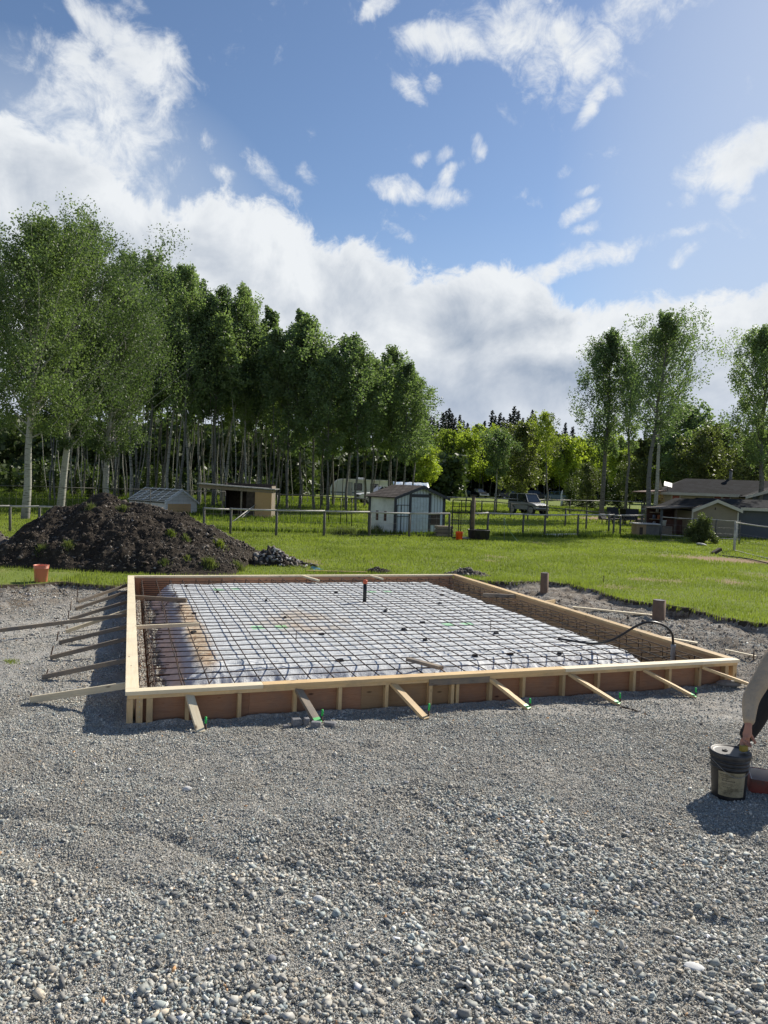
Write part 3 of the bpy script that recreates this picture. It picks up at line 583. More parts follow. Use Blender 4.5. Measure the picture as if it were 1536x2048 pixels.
# ------------------------------------------------------------------ rebar mat
reb = thing('rebar_mat', 'grid of rusty steel reinforcing bars tied over the white plastic sheet', 'rebar grid', FL(.3, .3, .25))
RR = .0071
def bent(a, b, z, drop):  # bar with its ends bent down, a/b as (i, j)
    pts = [FL(*a, z-drop), FL(*a, z-.03)]; da = (Vector(b)-Vector(a)).normalized()
    pts += [FL(a[0]+da[0]*.03, a[1]+da[1]*.03, z)]
    n = 14
    for k in range(1, n):
        t = k/n; ip = (a[0]+(b[0]-a[0])*t, a[1]+(b[1]-a[1])*t); pts.append(FL(ip[0]+random.uniform(-.008, .008), ip[1]+random.uniform(-.008, .008), z+random.uniform(-.006, .006)))
    pts += [FL(b[0]-da[0]*.03, b[1]-da[1]*.03, z), FL(*b, z-.03), FL(*b, z-drop)]; return pts
for j_ in np.arange(.36, FLn-.2, .27):
    jr = j_+random.uniform(-.012, .012); MB().tube(bent((.24, jr), (FW-.26, jr+random.uniform(-.01, .01)), .245, .18 if j_ > .6 else .1), RR, 5).build('bar', M['rebar'], reb, True)
for i_ in np.arange(.30, FW-.2, .27):
    ir = i_+random.uniform(-.012, .012); MB().tube(bent((ir, .22), (ir+random.uniform(-.01, .01), FLn-.22), .258, .16), RR, 5).build('bar', M['rebar'], reb, True)
for (a, b) in (((.25, .2), (.25, FLn-.2)), ((.62, .2), (.62, FLn-.2)), ((FW-.27, .2), (FW-.27, FLn-.2)), ((FW-.62, .2), (FW-.62, FLn-.2))):
    for z_ in (-.04, .10): MB().tube([FL(a[0]+random.uniform(-.01, .01), a[1]+(b[1]-a[1])*t, z_+random.uniform(-.008, .008)) for t in np.linspace(0, 1, 12)], RR, 5).build('trench_bar', M['rebar'], reb, True)
for j_ in np.arange(.5, FLn-.3, .54):   # hooked ties in the trenches
    for i0_, sg_ in ((.27, 1), (FW-.29, -1)):
        MB().tube([FL(i0_, j_, .27), FL(i0_, j_, -.07), FL(i0_+sg_*.06, j_, -.09), FL(i0_+sg_*.36, j_, -.08), FL(i0_+sg_*.62, j_+.1, .235)], RR*.9, 5).build('stirrup', M['rebar'], reb, True)
for i_ in np.arange(.9, FW-.6, .8):
    MB().tube([FL(i_, .2, .29), FL(i_+.04, .18, .30), FL(i_+.05, .22, .30), FL(i_+.05, .25, .12)], RR*.8, 5).build('tie_hook', M['rebar'], reb, True)
# rebar chairs / dobies on the sheet
k_ = 0
for (u, v) in ((372, 1173), (435, 1185), (388, 1228), (387, 1265), (532, 1202), (600, 1212), (570, 1236), (643, 1269), (672, 1185), (880, 1207), (883, 1190), (845, 1246), (808, 1260), (850, 1281), (992, 1268), (950, 1313), (680, 1323), (1020, 1310), (1118, 1308), (905, 1176), (948, 1193), (1012, 1215), (1089, 1244), (1121, 1308), (771, 1223)):
    q = P(u, v, .21); i_, j_ = loc(q[0], q[1])
    if not (.9 < i_ < FW-.9 and .9 < j_ < FLn-.6): continue
    zz = hp(i_, j_); m = MB(); b = m.add
    r0 = random.uniform(.035, .05); an = random.uniform(0, pi)
    m.fr = ((q[0], q[1], zz-.004), an)
    m.add([(-r0, -r0*.7, 0), (r0, -r0*.7, 0), (r0*.9, r0*.7, 0), (-r0, r0*.8, 0), (-r0*.7, -r0*.5, .032), (r0*.75, -r0*.5, .036), (r0*.6, r0*.5, .034), (-r0*.7, r0*.5, .03)], [(0, 3, 2, 1), (4, 5, 6, 7), (0, 1, 5, 4), (1, 2, 6, 5), (2, 3, 7, 6), (3, 0, 4, 7)])
    o = m.build('spacer_block', M['black'], None, bevel=.004); tag(o, 'small dark support block holding the bars above the plastic sheet', 'spacer', 'small dark support blocks under the rebar mat')
# thin marker pins on the sheet
for (u, v, lab) in ((500, 1195, 'thin dark steel pin beside the green paint mark at the back left of the sheet'), (592, 1282, 'thin dark steel pin between green marks at the left middle of the sheet'), (981, 1260, 'thin dark steel pin standing in the right-hand green paint mark')):
    q = P(u, v, .21); tag(MB().tube([(q[0], q[1], .17), (q[0], q[1]+.01, .36)], .005, 6).build('marker_pin', M['rust']), lab, 'steel pin', 'steel pins through the sheet')

# stakes beside the braces
def stake(p, h, lean, mat, green, label, group):
    p = Vector(p); r = thing('stake', label, 'stake', p, group)
    tip = p+Vector((lean[0], lean[1], h)); MB().tube([p-Vector((0, 0, .1)), p+(tip-p)*(.55 if green else 1)], .009, 8).build('shaft', mat, r, True)
    if green: MB().tube([p+(tip-p)*.55, tip], .0105, 8).build('painted_tip', M['green'], r, True)
    return r
names_f = ['leftmost green-tipped steel stake, in front of the pale brace', 'green-tipped steel stake beside the grey brace with a green painted end', 'green-tipped stake at the foot of the third front brace from the left', 'green-tipped stake at the foot of the fourth front brace from the left',
           'green-tipped stake at the foot of the fifth front brace from the left', 'rightmost green-tipped stake, near the right front corner of the form']
for k, (u, v, hpx) in enumerate(((400, 1460, 28), (637, 1443, 27), (853, 1430, 29), (1054, 1412, 20), (1234, 1402, 22), (1388, 1390, 19))):
    i1_, j1_ = fr[k][2], fr[k][3]; p = FL(i1_+.05, j1_+.02); p[2] = G(p[0], p[1]); h = hpx/1479*p[1]*1.05
    stake(p, h, (-.012 if k > 2 else .0, .0), M['rust'], True, names_f[k], 'green tipped stakes in front of the form')
nl = ['farthest', 'second farthest', 'third farthest', 'fourth farthest', 'middle', 'fourth nearest', 'third nearest', 'second nearest']
for k, (u, v0, v1, l_) in enumerate(((153, 1205, 1176, .03), (140, 1222, 1203, .03), (136, 1238, 1222, .02), (134, 1262, 1252, 0), (112, 1282, 1263, .05), (97, 1315, 1292, .10), (86, 1352, 1338, .10), (59, 1398, 1386, .03))):
    p = T(u, v1*0+v0); h = (v0-v1)/1479*p[1]*1.03
    stake(p, h, (l_*.6, .0), M['rust'], False, f'{nl[k]} rusty steel stake in the row at the left side of the form', 'rusty stakes left of the form')
for (u, v0, v1, lab) in ((1216, 1247, 1233, 'short rusty stake behind the right side of the form'), (1386, 1285, 1273, 'short rusty stake in the soil to the right of the bent conduit'), (1507, 1320, 1301, 'short dark stake in dug soil behind the kneeling worker'), (1207, 1167, 1151, 'thin dark stake standing in the lawn behind the round footings')):
    p = T(u, v0); h = (v0-v1)/1479*p[1]*1.05; stake(p, h, (0, 0), M['rust'], False, lab.replace('kneeling', 'bending'), 'short stakes right of the form')
# green paint on two brace feet
for k in (1, 3, 4, 5):
    i0_, j0_, i1_, j1_ = fr[k]; e = gz(FL(i1_, j1_), .012); s0_ = FL(i0_, j0_, zp-.035); d_ = (s0_-e).normalized()
    o = board('green_paint_mark', M['green'], e-d_*.018, e+d_*.05, .080, .0372, form, bevel=0)

# ------------------------------------------------------------------ pipe, conduit, cable
q = FL(4.25, 5.75, .2); pp = thing('drain_pipe', 'upright black plastic drain pipe with an orange top, in the middle of the rebar', 'pipe', (q[0], q[1], .19))
MB().lathe([(0, -.02), (.036, -.02), (.036, .395), (.030, .395)], (q[0], q[1], .19), 20).build('pipe_body', M['pipe'], pp, True)
MB().lathe([(.0365, .36), (.041, .362), (.041, .425), (.03, .432), (0, .432)], (q[0], q[1], .19), 20).build('pipe_cap', M['orange'], pp, True)
q = Vector(D(1346, 1300, 10.0)); cg = thing('conduit', 'grey plastic conduit standing in the front right corner of the form', 'conduit', (q[0], q[1], -.1))
MB().lathe([(0, 0), (.031, 0), (.031, .46), (.034, .462), (.034, .50), (.024, .505)], (q[0], q[1], -.1), 20).build('conduit_pipe', M['grey_pvc'], cg, True)
yb = q[1]; cpx = [(1346, 1283, 0), (1344, 1268, -.02), (1334, 1255, -.05), (1318, 1247, -.08), (1300, 1244, -.1), (1282, 1248, -.1), (1262, 1258, -.05), (1240, 1272, 0), (1215, 1283, .1), (1190, 1287, .2), (1160, 1285, .3), (1116, 1277, .5)]
cp = [Vector(D(u, v, yb+d_)) for u, v, d_ in cpx]
cp[0:0] = [Vector((q[0], q[1], .33))]; cp[-1] = Vector(P(1116, 1277, .275)); cp[-2] = Vector(P(1158, 1284, .275)); cp[-3] = Vector(P(1188, 1287, .30)); 
def smooth_path(p, n=6):
    out = []
    for k in range(len(p)-1):
        a, b, c, d = p[max(k-1, 0)], p[k], p[k+1], p[min(k+2, len(p)-1)]
        for t in np.linspace(0, 1, n, endpoint=False): out.append(.5*((2*b)+(c-a)*t+(2*a-5*b+4*c-d)*t*t+(3*b-a-3*c+d)*t*t*t))
    return out+[p[-1]]
tag(MB().tube(smooth_path(cp), .016, 10).build('cable', M['pipe'], None, True), 'thick black cable arching out of the grey conduit and lying on the rebar', 'cable')

# ------------------------------------------------------------------ things on the gravel in front
for k, (u, v, s3_, lab) in enumerate(((572, 1457, (.07, .06, .05), 'small dark rounded concrete lump, leftmost of the block row'), (592, 1453, (.10, .075, .10), 'upright chipped concrete block, second from the left in the row'), (613, 1451, (.06, .09, .095), 'narrow upright concrete block in the middle of the row'),
                                      (632, 1453, (.11, .07, .07), 'flat topped concrete block beside the green painted brace foot'), (660, 1452, (.12, .08, .055), 'low rectangular concrete block, rightmost and apart from the others'))):
    p = T(u, v); m = MB(fr=((p[0], p[1], p[2]-.008), random.uniform(-.4, .5))); a, b, c = s3_; j = lambda: random.uniform(.82, 1.0)
    m.add([(-a/2*j(), -b/2*j(), 0), (a/2*j(), -b/2*j(), 0), (a/2*j(), b/2*j(), 0), (-a/2*j(), b/2*j(), 0), (-a/2*j(), -b/2*j(), c*j()), (a/2*j(), -b/2*j(), c*j()), (a/2*j(), b/2*j(), c*j()), (-a/2*j(), b/2*j(), c*j())], [(0, 3, 2, 1), (4, 5, 6, 7), (0, 1, 5, 4), (1, 2, 6, 5), (2, 3, 7, 6), (3, 0, 4, 7)])
    tag(m.build('concrete_block', M['concrete'], None, bevel=.009), lab, 'concrete block', 'broken concrete blocks in front of the form')
for k, (p0, p1) in enumerate((((1237, 1413), (1278, 1425)), ((1240, 1417), (1268, 1421)))):
    a, b = Vector(T(*p0)), Vector(T(*p1)); tag(MB().tube([a+Vector((0, 0, .012)), b+Vector((0, 0, .012))], .006, 6).build('steel_rod', M['rust']), ('longer' if k == 0 else 'shorter')+' dark steel rod of two lying on gravel in front of the form', 'steel rod', 'steel rods on the gravel')
def big_stone(u, v, s, c, lab, asp=(1.5, 1, .55)):
    p = T(u, v); bmn = 42
    import bmesh
    bm = bmesh.new(); bmesh.ops.create_icosphere(bm, subdivisions=3, radius=.5)
    for w in bm.verts:
        n_ = w.co.normalized(); k = 1+.16*vn(np.array(n_[0]*2.1+u), np.array(n_[1]*2.1+n_[2]*1.7+v), 3)+.05*vn(np.array(n_[0]*7+u), np.array(n_[1]*7+n_[2]*5), 4); w.co = Vector((n_[0]*asp[0], n_[1]*asp[1], n_[2]*asp[2]))*.5*s*float(k)
    me = bpy.data.meshes.new('stone'); bm.to_mesh(me); bm.free(); me.polygons.foreach_set('use_smooth', np.ones(len(me.polygons), bool)); me.materials.append(simple('stone_'+str(u), c, .8, 0, .2, 25, .002))
    o = bpy.data.objects.new('stone', me); col.objects.link(o); o.location = (p[0], p[1], p[2]+s*asp[2]*.3); o.rotation_euler = (random.uniform(-.2, .2), random.uniform(-.2, .2), random.uniform(-.6, .6)); tag(o, lab, 'stone')
big_stone(1389, 1938, .075, (.62, .62, .60), 'large flat white stone in the right foreground gravel', (1.5, .9, .4))
big_stone(1311, 1852-40, .04, (.30, .31, .33), 'rounded mid grey stone in right foreground gravel above the white one', (1.2, 1, .8))
big_stone(635, 1802, .05, (.60, .60, .57), 'pale rounded stone near the centre of the foreground gravel', (1.2, 1, .8))
big_stone(543, 1922, .045, (.22, .23, .26), 'rounded blue-grey stone in the lower middle gravel', (1.1, 1, .8))
big_stone(374, 1581, .06, (.56, .55, .52), 'pale rounded stone left of centre on the finer gravel', (1.4, 1, .7))
big_stone(1310-30, 1384, .17, (.27, .26, .25), 'broad grey rock against the right end of the form front', (1.6, .8, .5)) if False else None
big_stone(1478-22, 1372, .20, (.25, .24, .23), 'broad grey rock by the right end of the form front', (1.6, .8, .5))

def bucket(name, cx_, cy_, cz_, r0, r1, h, mat, label, lid=None, rings=(.80, .86, .93), handle=True):
    t_ = thing(name, label, 'bucket', (cx_, cy_, cz_)); pr = [(0, 0), (r0*.97, 0), (r0, .006)]
    for k in rings: rr = r0+(r1-r0)*k; pr += [(rr, h*k-.004), (rr+.006, h*k-.002), (rr+.006, h*k+.004), (rr, h*k+.006)]
    pr += [(r1, h-.004), (r1+.008, h-.003), (r1+.008, h), (r1-.002, h), (r1-.004, h-.02), (r0-.004, .012), (0, .012)]
    MB().lathe(pr, (cx_, cy_, cz_), 40).build('bucket_body', mat, t_, True)
    if lid:
        MB().lathe([(r1+.011, h-.028), (r1+.013, h-.024), (r1+.013, h+.004), (r1+.008, h+.011), (r1-.006, h+.011), (r1-.012, h+.002), (r1-.03, h+.001), (0, h+.004)], (cx_, cy_, cz_), 40).build('lid', lid, t_, True)
    if handle:
        pts = [(cx_+(r1+.012)*cos(a_), cy_+(r1+.012)*sin(a_)*.98, cz_+h*.86-.11*sin(a_+pi)**2*(1 if True else 0)) for a_ in np.linspace(pi, 2*pi, 14)]
        MB().tube(pts, .0022, 5).build('handle', M['wire'], t_, True)
    return t_
bx, by, bz = 2.925, 6.02, G(2.925, 6.02)
def label_m():
    m = MT('worn_paper_label'); v = m.vec((1, 1, 1)); c = m.ramp(m.noise(v, 14, 6, .7), [(.3, (.12, .10, .06)), (.5, (.30, .26, .16)), (.75, (.42, .37, .25))])
    c = m.mix(m.ramp(m.noise(m.vec((9, 9, 60)), 2, 4, .7), [(.6, (0, 0, 0)), (.7, (.7,)*3)]), c, (.06, .05, .04)); m.col(c, .7); return m.m
bk = bucket('black_bucket', bx, by, bz, .128, .148, .375, M['black'], 'black lidded plastic pail with a worn tan paper label, on gravel by the worker', M['black'], (.70, .78, .86))
th = np.linspace(RAD(-150), RAD(-60), 16); m = MB(); vs = []
for zz in (.045, .245):
    for a_ in th: rr = .128+.020*zz/.375+.0022; vs.append((bx+rr*cos(a_), by+rr*sin(a_), bz+zz))
m.add(vs, [(k, k+1, k+17, k+16) for k in range(15)]); lb_ = m.build('paper_label', label_m(), bk, True)
# worn print on the label: short dark strokes as unreadable small lines
m = MB()
for (z_, a0, a1, hh_) in ((.222, -146, -120, .006), (.208, -140, -100, .003), (.186, -140, -118, .008), (.170, -138, -96, .009), (.150, -138, -104, .004), (.140, -138, -98, .003), (.122, -138, -108, .004), (.110, -110, -70, .003), (.095, -108, -68, .003), (.075, -140, -110, .003)):
    a_ = a0
    while a_ < a1:
        w_ = random.uniform(1.5, 6); rr = .128+.020*z_/.375+.0034; vs = []
        for aa in (a_, min(a_+w_, a1)):
            for zz in (z_, z_+hh_): vs.append((bx+rr*cos(RAD(aa)), by+rr*sin(RAD(aa)), bz+zz))
        m.add(vs, [(0, 2, 3, 1)]); a_ += w_+random.uniform(.8, 2.0)
m.build('print', simple('faded_ink', (.10, .085, .06), .8), lb_)
MB().lathe([(.0, .0), (.022, 0), (.022, .008), (.014, .008), (.012, .003), (0, .003)], (bx-.04, by+.01, bz+.380), 18).build('bung', M['black'], bk, True)

pb = T(82, 1163); pink = MT('orange_pink_plastic'); v_ = pink.sep(pink.vec()); kk = pink.math('ADD', pink.math('MULTIPLY', pink.math('ADD', v_[0], 7.42), 6.0), pink.math('MULTIPLY', pink.noise(pink.vec(), 6, 4), .5), True)
pink.col(pink.mix(pink.ramp(kk, [(.3, (0, 0, 0)), (.55, (1, 1, 1))]), (.78, .10, .02), (.68, .23, .14)), .45)  # colour goes from orange to pinkish towards the right
bucket('orange_bucket', pb[0], pb[1], pb[2]-.01, .125, .15, .36, pink.m, 'orange plastic bucket with a pinkish right side, in front of the soil pile', None, (.82, .88, .94), False)

# red tray with offcuts at the right edge
tp = Vector((3.42, 6.12, G(3.3, 6.1))); ty = thing('red_crate', 'low red-sided open tray with pale inside on gravel beside the black pail', 'tray', tp)
red = simple('scuffed_red_paint', (.22, .035, .02), .6, 0, .5, 12, dirt=(.08, .05, .04)); inn = simple('cream_inside', (.62, .58, .50), .6, 0, .12, 8)
frm = (tuple(tp), -.35)
MB(frm).box(-.25, .25, -.14, .14, 0, .012).build('tray_base', red, ty); 
m = MB(frm); m.box(-.25, .25, -.152, -.140, 0, .11); m.box(-.262, -.25, -.152, .152, 0, .115); m.box(.25, .262, -.152, .152, 0, .115); m.box(-.25, .25, .140, .152, 0, .115); m.build('tray_side', red, ty, bevel=.002)
m = MB(frm); m.box(-.249, -.244, -.138, .138, .013, .112); m.box(-.244, .249, .133, .138, .013, .112); m.build('tray_lining', inn, ty)
tag(board('wood_offcut', M['lumber'], tp+Vector((-.14, -.04, .05)), tp+Vector((.2, -.10, .13)), .09, .03), 'tan wood offcut lying in the red tray', 'offcut')

# ------------------------------------------------------------------ round footings, boards and soil lumps right of the form
for (u, v, hpx, wpx, lab) in ((1088, 1186, 41, 16, 'far round cardboard-tube footing with a worn top, beside the back right corner of the form'), (1317, 1240, 41, 25, 'near wide round tube footing at the edge of the lawn, right of the form')):
    p = P(u, v, .0); y_ = p[1]; h = hpx/1479*y_; r = wpx/2/1479*y_; fz = G(p[0], p[1])
    t_ = thing('tube_footing', lab, 'footing', (p[0], p[1], fz), 'round tube footings')
    MB().lathe([(r, -.3), (r, h), (r*.93, h), (r*.93, h-.01)], (p[0], p[1], 0), 28).build('tube', simple('brown_tube', (.20, .13, .085), .85, 0, .25, 5), t_, True)
    MB().lathe([(r*.93, h-.006), (0, h-.004)], (p[0], p[1], 0), 28).build('concrete_top', M['concrete'], t_)
a, b = Vector(T(1145, 1219)), Vector(T(1310, 1234)); tag(board('long_plank', M['lumber2'], a+Vector((0, 0, .05)), b+Vector((0, 0, .03)), .08, .03), 'long pale plank lying on soil between the form and the near footing', 'plank')
a, b = Vector(T(1360, 1282)), Vector(T(1395, 1290)); tag(board('plank_offcut', M['lumber2'], a+Vector((-.3, 0, .05)), b+Vector((0, 0, .03)), .08, .03), 'short pale plank in the soil right of the bent conduit', 'plank')
a, b = Vector(T(1450, 1306)), Vector(T(1512, 1318)); tag(board('thin_slat', M['lumber2'], a+Vector((0, 0, .05)), b+Vector((0, 0, .04)), .04, .02), 'thin pale slat behind the front right corner of the form', 'slat')
a, b = Vector(T(612, 1143)), Vector(T(735, 1146)); tag(board('buried_plank', M['lumber'], a+Vector((0, 0, .02)), b+Vector((0, 0, .02)), .08, .03), 'long tan plank lying on grass just behind the back of the form', 'plank')
SPAL = np.array([(.05, .04, .03), (.09, .07, .055), (.14, .12, .10), (.22, .20, .18), (.30, .28, .26), (.42, .40, .37)]); SPW = np.array([.3, .28, .18, .12, .08, .04])
def heap(name, label, x0, y0, rx, ry, h, mat, n, smin, smax, pal, pw, cat):
    k = 90; X_, Y_ = np.meshgrid(np.linspace(-1.15, 1.15, k), np.linspace(-1.15, 1.15, k), indexing='ij'); rr = np.hypot(X_, Y_)+fbm(X_, Y_, 2, 3, int(x0*10)+50)*.25
    zz = np.clip(1-rr, 0, 1)**.8*h*(1+fbm(X_, Y_, 4, 4, 7)*.5); wx = x0+X_*rx; wy = y0+Y_*ry; base = terrain(wx, wy); q_ = np.arange(k-1)[:, None]*k+np.arange(k-1)[None]
    t_ = thing(name, label, cat, (x0, y0, float(G(x0, y0))))
    mesh_np('heap_body', np.stack([wx, wy, base+zz-.02], -1).reshape(-1, 3), np.stack([q_, q_+k, q_+k+1, q_+1], -1).reshape(-1, 4), mat, t_, True)
    xs = rng.normal(0, .42, n); ys = rng.normal(0, .42, n); I_ = np.clip(((xs+1.15)/2.3*(k-1)).astype(int), 0, k-1); J_ = np.clip(((ys+1.15)/2.3*(k-1)).astype(int), 0, k-1)
    o = stones('stones', wx[I_, J_], wy[I_, J_], (base+zz)[I_, J_]-.02, rng.uniform(smin, smax, n)**1.0, M['stone'], t_, pal, pw, .1, .9); o['kind'] = 'stuff'; return t_
def soil_m(name, c0, c1, c2):
    m = MT(name); v = m.geo(); a = m.noise(v, 6, 8, .7); b = m.noise(v, 1.1, 4, .6)
    c = m.ramp(a, [(.3, c0), (.55, c1), (.75, c2)]); c = m.mix(m.ramp(b, [(.5, (0, 0, 0)), (.75, (.6,)*3)]), c, m.mix(a, c1, c2)); m.col(c, .95, 0, .15)
    w = m.bump(m.noise(v, 18, 8, .75), 1.0, .05); m.bump(m.voro(v, 45, 'Distance'), .6, .012, w); return m.m
M['soil'] = soil_m('dark_topsoil', (.020, .016, .012), (.048, .038, .028), (.125, .104, .080)); M['soil_grey'] = soil_m('grey_subsoil', (.07, .06, .05), (.16, .14, .12), (.33, .31, .28))
cxs, cys = [], []
for (xa, xb, ya, yb, n) in ((-11, -5.0, 11.0, 15.3, 5200), (1.4, 9.5, 8.5, 19.0, 9000)):
    xx = rng.uniform(xa, xb, n); yy = rng.uniform(ya, yb, n); i_, j_ = loc(xx, yy); k = ((i_ < -.95) | (i_ > FW+.1)) & (lawn_d(xx, yy) < .12) & (fbm(xx, yy, .8, 3, 131) > -.18); cxs.append(xx[k]); cys.append(yy[k])
cxs = np.concatenate(cxs); cys = np.concatenate(cys)
o = stones('soil_clods', cxs, cys, terrain(cxs, cys), np.clip(.014+rng.exponential(.016, len(cxs)), 0, .12), M['stone'], None, SPAL*1.25, SPW, .1, .9); tag(o, 'loose soil clods and stones on the dug ground beside the form', kind='stuff')
heap('soil_heap', 'low heap of grey stony soil just behind the back right corner of the form', 2.3, 19.6, .6, .38, .22, M['soil_grey'], 260, .02, .09, SPAL, SPW, 'soil heap')
heap('soil_heap', 'small dark clump of soil on grass behind the middle of the form', -.12, 19.6, .48, .3, .15, M['soil'], 120, .02, .06, SPAL, SPW, 'soil heap')
heap('rock_heap', 'heap of dark and white broken rocks at the right foot of the big soil pile', -2.95, 20.3, 1.0, .6, .40, M['soil'], 420, .04, .2, np.array([(.05, .04, .03), (.10, .08, .07), (.2, .19, .18), (.34, .34, .33), (.50, .50, .50)]), np.array([.3, .25, .2, .15, .1]), 'rock heap')
heap('gravel_heap', 'stony grey gravel heap at the left edge beside the dark soil pile', -11.4, 19.5, 2.2, 1.8, 1.15, M['soil_grey'], 1500, .03, .14, SPAL, np.array([.12, .2, .26, .22, .14, .06]), 'gravel heap')
p = T(632, 1139); m = MB(); m.fr = ((p[0], p[1], p[2]), .4)
m.add([(-.2, -.06, .0), (.2, -.08, 0), (.22, .07, 0), (-.16, .08, 0), (-.12, -.02, .10), (.05, 0, .05), (.14, .03, .02)], [(0, 1, 5, 4), (1, 2, 6, 5), (2, 3, 4, 5), (3, 0, 4), (2, 5, 6)]); tag(m.build('plastic_scrap', simple('blue_plastic', (.10, .30, .42), .4)), 'small crumpled blue plastic scrap beside the rock heap', 'plastic scrap')

# big soil pile: ridge silhouette from left to right
sil = [(-60, 1075), (0, 1100), (30, 1078), (60, 1052), (85, 1030), (108, 1013), (140, 1011), (165, 1008), (185, 990), (205, 985), (225, 986), (245, 1000), (270, 1000), (300, 1004), (330, 1016), (370, 1022), (400, 1042), (430, 1056), (460, 1075), (490, 1088), (500, 1105), (506, 1130), (512, 1150)]
YR = 20.2; sx_ = [D(u, v, YR)[0] for u, v in sil]; sz_ = [D(u, v, YR)[2]-.13 for u, v in sil]
xs = np.arange(sx_[0], -3.3, .03); ys = np.arange(16.9, 24.2, .03); X_, Y_ = np.meshgrid(xs, ys, indexing='ij')
Hr = np.interp(xs, sx_, sz_)[:, None]; Hr = np.clip(Hr, 0, None)
yf = 17.35+fbm(xs, xs*0, .6, 3, 101)*.35+.35*sst(xs, -5.5, -3.6); t_f = np.clip((Y_-yf[:, None])/(YR-yf[:, None]), 0, 1); t_b = np.clip((24.0-Y_)/(24.0-YR), 0, 1)
prof = np.where(Y_ < YR, t_f**.85, t_b**1.1); prof = prof-.10*np.sin(prof*pi)*(fbm(X_, Y_, .5, 2, 103)+.3)
rough = fbm(X_, Y_, 1.1, 4, 105)*.22+fbm(X_, Y_, 3.3, 4, 107)*.11+np.abs(fbm(X_, Y_, 8, 4, 109, .65))*.11
Z_ = Hr*prof+rough*np.clip(prof*5, 0, 1)*np.clip(Hr, 0, 1)*np.where(Y_ < YR-.4, 1, .45); Z_ = Z_+.13-.03-(prof <= .001)*.2
k1, k2 = X_.shape; q_ = np.arange(k1-1)[:, None]*k2+np.arange(k2-1)[None]
sp_ = thing('soil_pile', 'big dark topsoil pile with weeds, left behind the form', 'soil pile', (-7, 19.5, .13))
mesh_np('pile_body', np.stack([X_, Y_, Z_], -1).reshape(-1, 3), np.stack([q_, q_+k2, q_+k2+1, q_+1], -1).reshape(-1, 4), M['soil'], sp_, True)
def pz(x_, y_): return Z_[np.clip(((x_-xs[0])/.03).astype(int), 0, k1-1), np.clip(((y_-ys[0])/.03).astype(int), 0, k2-1)]
n = 9000; cx_ = rng.uniform(-11, -3.6, n); cy_ = rng.uniform(17.2, 21.2, n); cz_ = pz(cx_, cy_); kk = cz_ > .2; cx_, cy_, cz_ = cx_[kk], cy_[kk], cz_[kk]
o = stones('clods', cx_, cy_, cz_, .02+rng.exponential(.022, len(cx_)), M['stone'], sp_, np.array([(.038, .028, .021), (.065, .048, .036), (.10, .075, .058), (.15, .12, .095), (.24, .215, .19), (.36, .34, .32)]), np.array([.38, .33, .18, .07, .03, .01]), .1, .9); o['kind'] = 'stuff'

# ------------------------------------------------------------------ grass
def blades(name, px, py, pz_, h, w, mat, parent=None, lean=.35):
    n = len(px); a = rng.uniform(0, 2*pi, n); t = rng.uniform(0, 2*pi, n); l = rng.uniform(0, lean, n)*h
    dx, dy = np.cos(a)*w/2, np.sin(a)*w/2; b0 = np.stack([px-dx, py-dy, pz_-.01], -1); b1 = np.stack([px+dx, py+dy, pz_-.01], -1); tp_ = np.stack([px+np.cos(t)*l, py+np.sin(t)*l, pz_+h], -1)
    return mesh_np(name, np.stack([b0, b1, tp_], 1).reshape(-1, 3), np.arange(3*n).reshape(-1, 3), mat, parent)
gxx, gyy, ghh, gww = [], [], [], []
for (ya, yb, de, h0, w0) in ((12, 20, 520, .055, .018), (20, 28, 330, .06, .026), (28, 38, 170, .065, .04), (38, 55, 75, .085, .07), (55, 90, 24, .13, .13)):
    xx, yy = scatter(ya, yb, de, lambda t: .60*t+1.5); ld_ = lawn_d(xx, yy); br_ = np.clip(fbm(xx, yy, .55, 5, 73)*2.4-.95, 0, .8)
    dirtp = np.exp(-((xx-13.2)/2.2)**2-((yy-27.6+.25*(xx-13))/1.1)**2)*1.6; rd = np.exp(-((yy-(64+.35*(xx-20)))/3.0)**2)*sst(xx, 14, 19)*1.5
    pile = (xx > -11.5) & (xx < -3.9) & (yy > 17.5) & (yy < 23.5)
    left_bare = (xx < -6.9) & (yy < 17) & (rng.random(len(xx)) < .85)
    keep = (ld_ > .03) & (rng.random(len(xx)) > np.maximum(np.maximum(br_, dirtp), rd)) & ~pile & ~left_bare
    xx, yy = xx[keep], yy[keep]; edge_ = 1+1.0*np.exp(-np.clip(ld_[keep], 0, 9)/.35)*(yy < 20)
    gxx.append(xx); gyy.append(yy); ghh.append(h0*rng.uniform(.5, 1.5, len(xx))*edge_*(1+.5*fbm(xx, yy, .7, 3, 77))); gww.append(np.full(len(xx), w0))
gxx, gyy, ghh, gww = map(np.concatenate, (gxx, gyy, ghh, gww)); print('grass', len(gxx))
tag(blades('grass', gxx, gyy, terrain(gxx, gyy), ghh, gww, M['grass']), 'bright green mown grass of the lawn', kind='stuff')
# taller grass along fences and under the trees
tx, ty_ = [], []
xx, yy = scatter(40, 85, 34, lambda t: .62*t); k = (fbm(xx, yy, .12, 3, 83)+sst(-xx, -2, 14)*1.2-.35+(yy > 75)*.3 > 0) & ~((xx > 5) & (yy < 70)); tx.append(xx[k]); ty_.append(yy[k])
for (xa, ya, xb, yb) in ((-9, 32.7, 3.4, 34.4), (5.4, 36, 16, 39.5)):
    t = rng.random(1500); tx.append(xa+(xb-xa)*t+rng.normal(0, .12, 1500)); ty_.append(ya+(yb-ya)*t+rng.normal(0, .12, 1500))
tx = np.concatenate(tx); ty_ = np.concatenate(ty_)
tag(blades('tall_grass', tx, ty_, terrain(tx, ty_), rng.uniform(.08, .30, len(tx)), np.full(len(tx), .08), M['tallgrass']), 'rough uncut grass under the trees and along fences', kind='stuff')
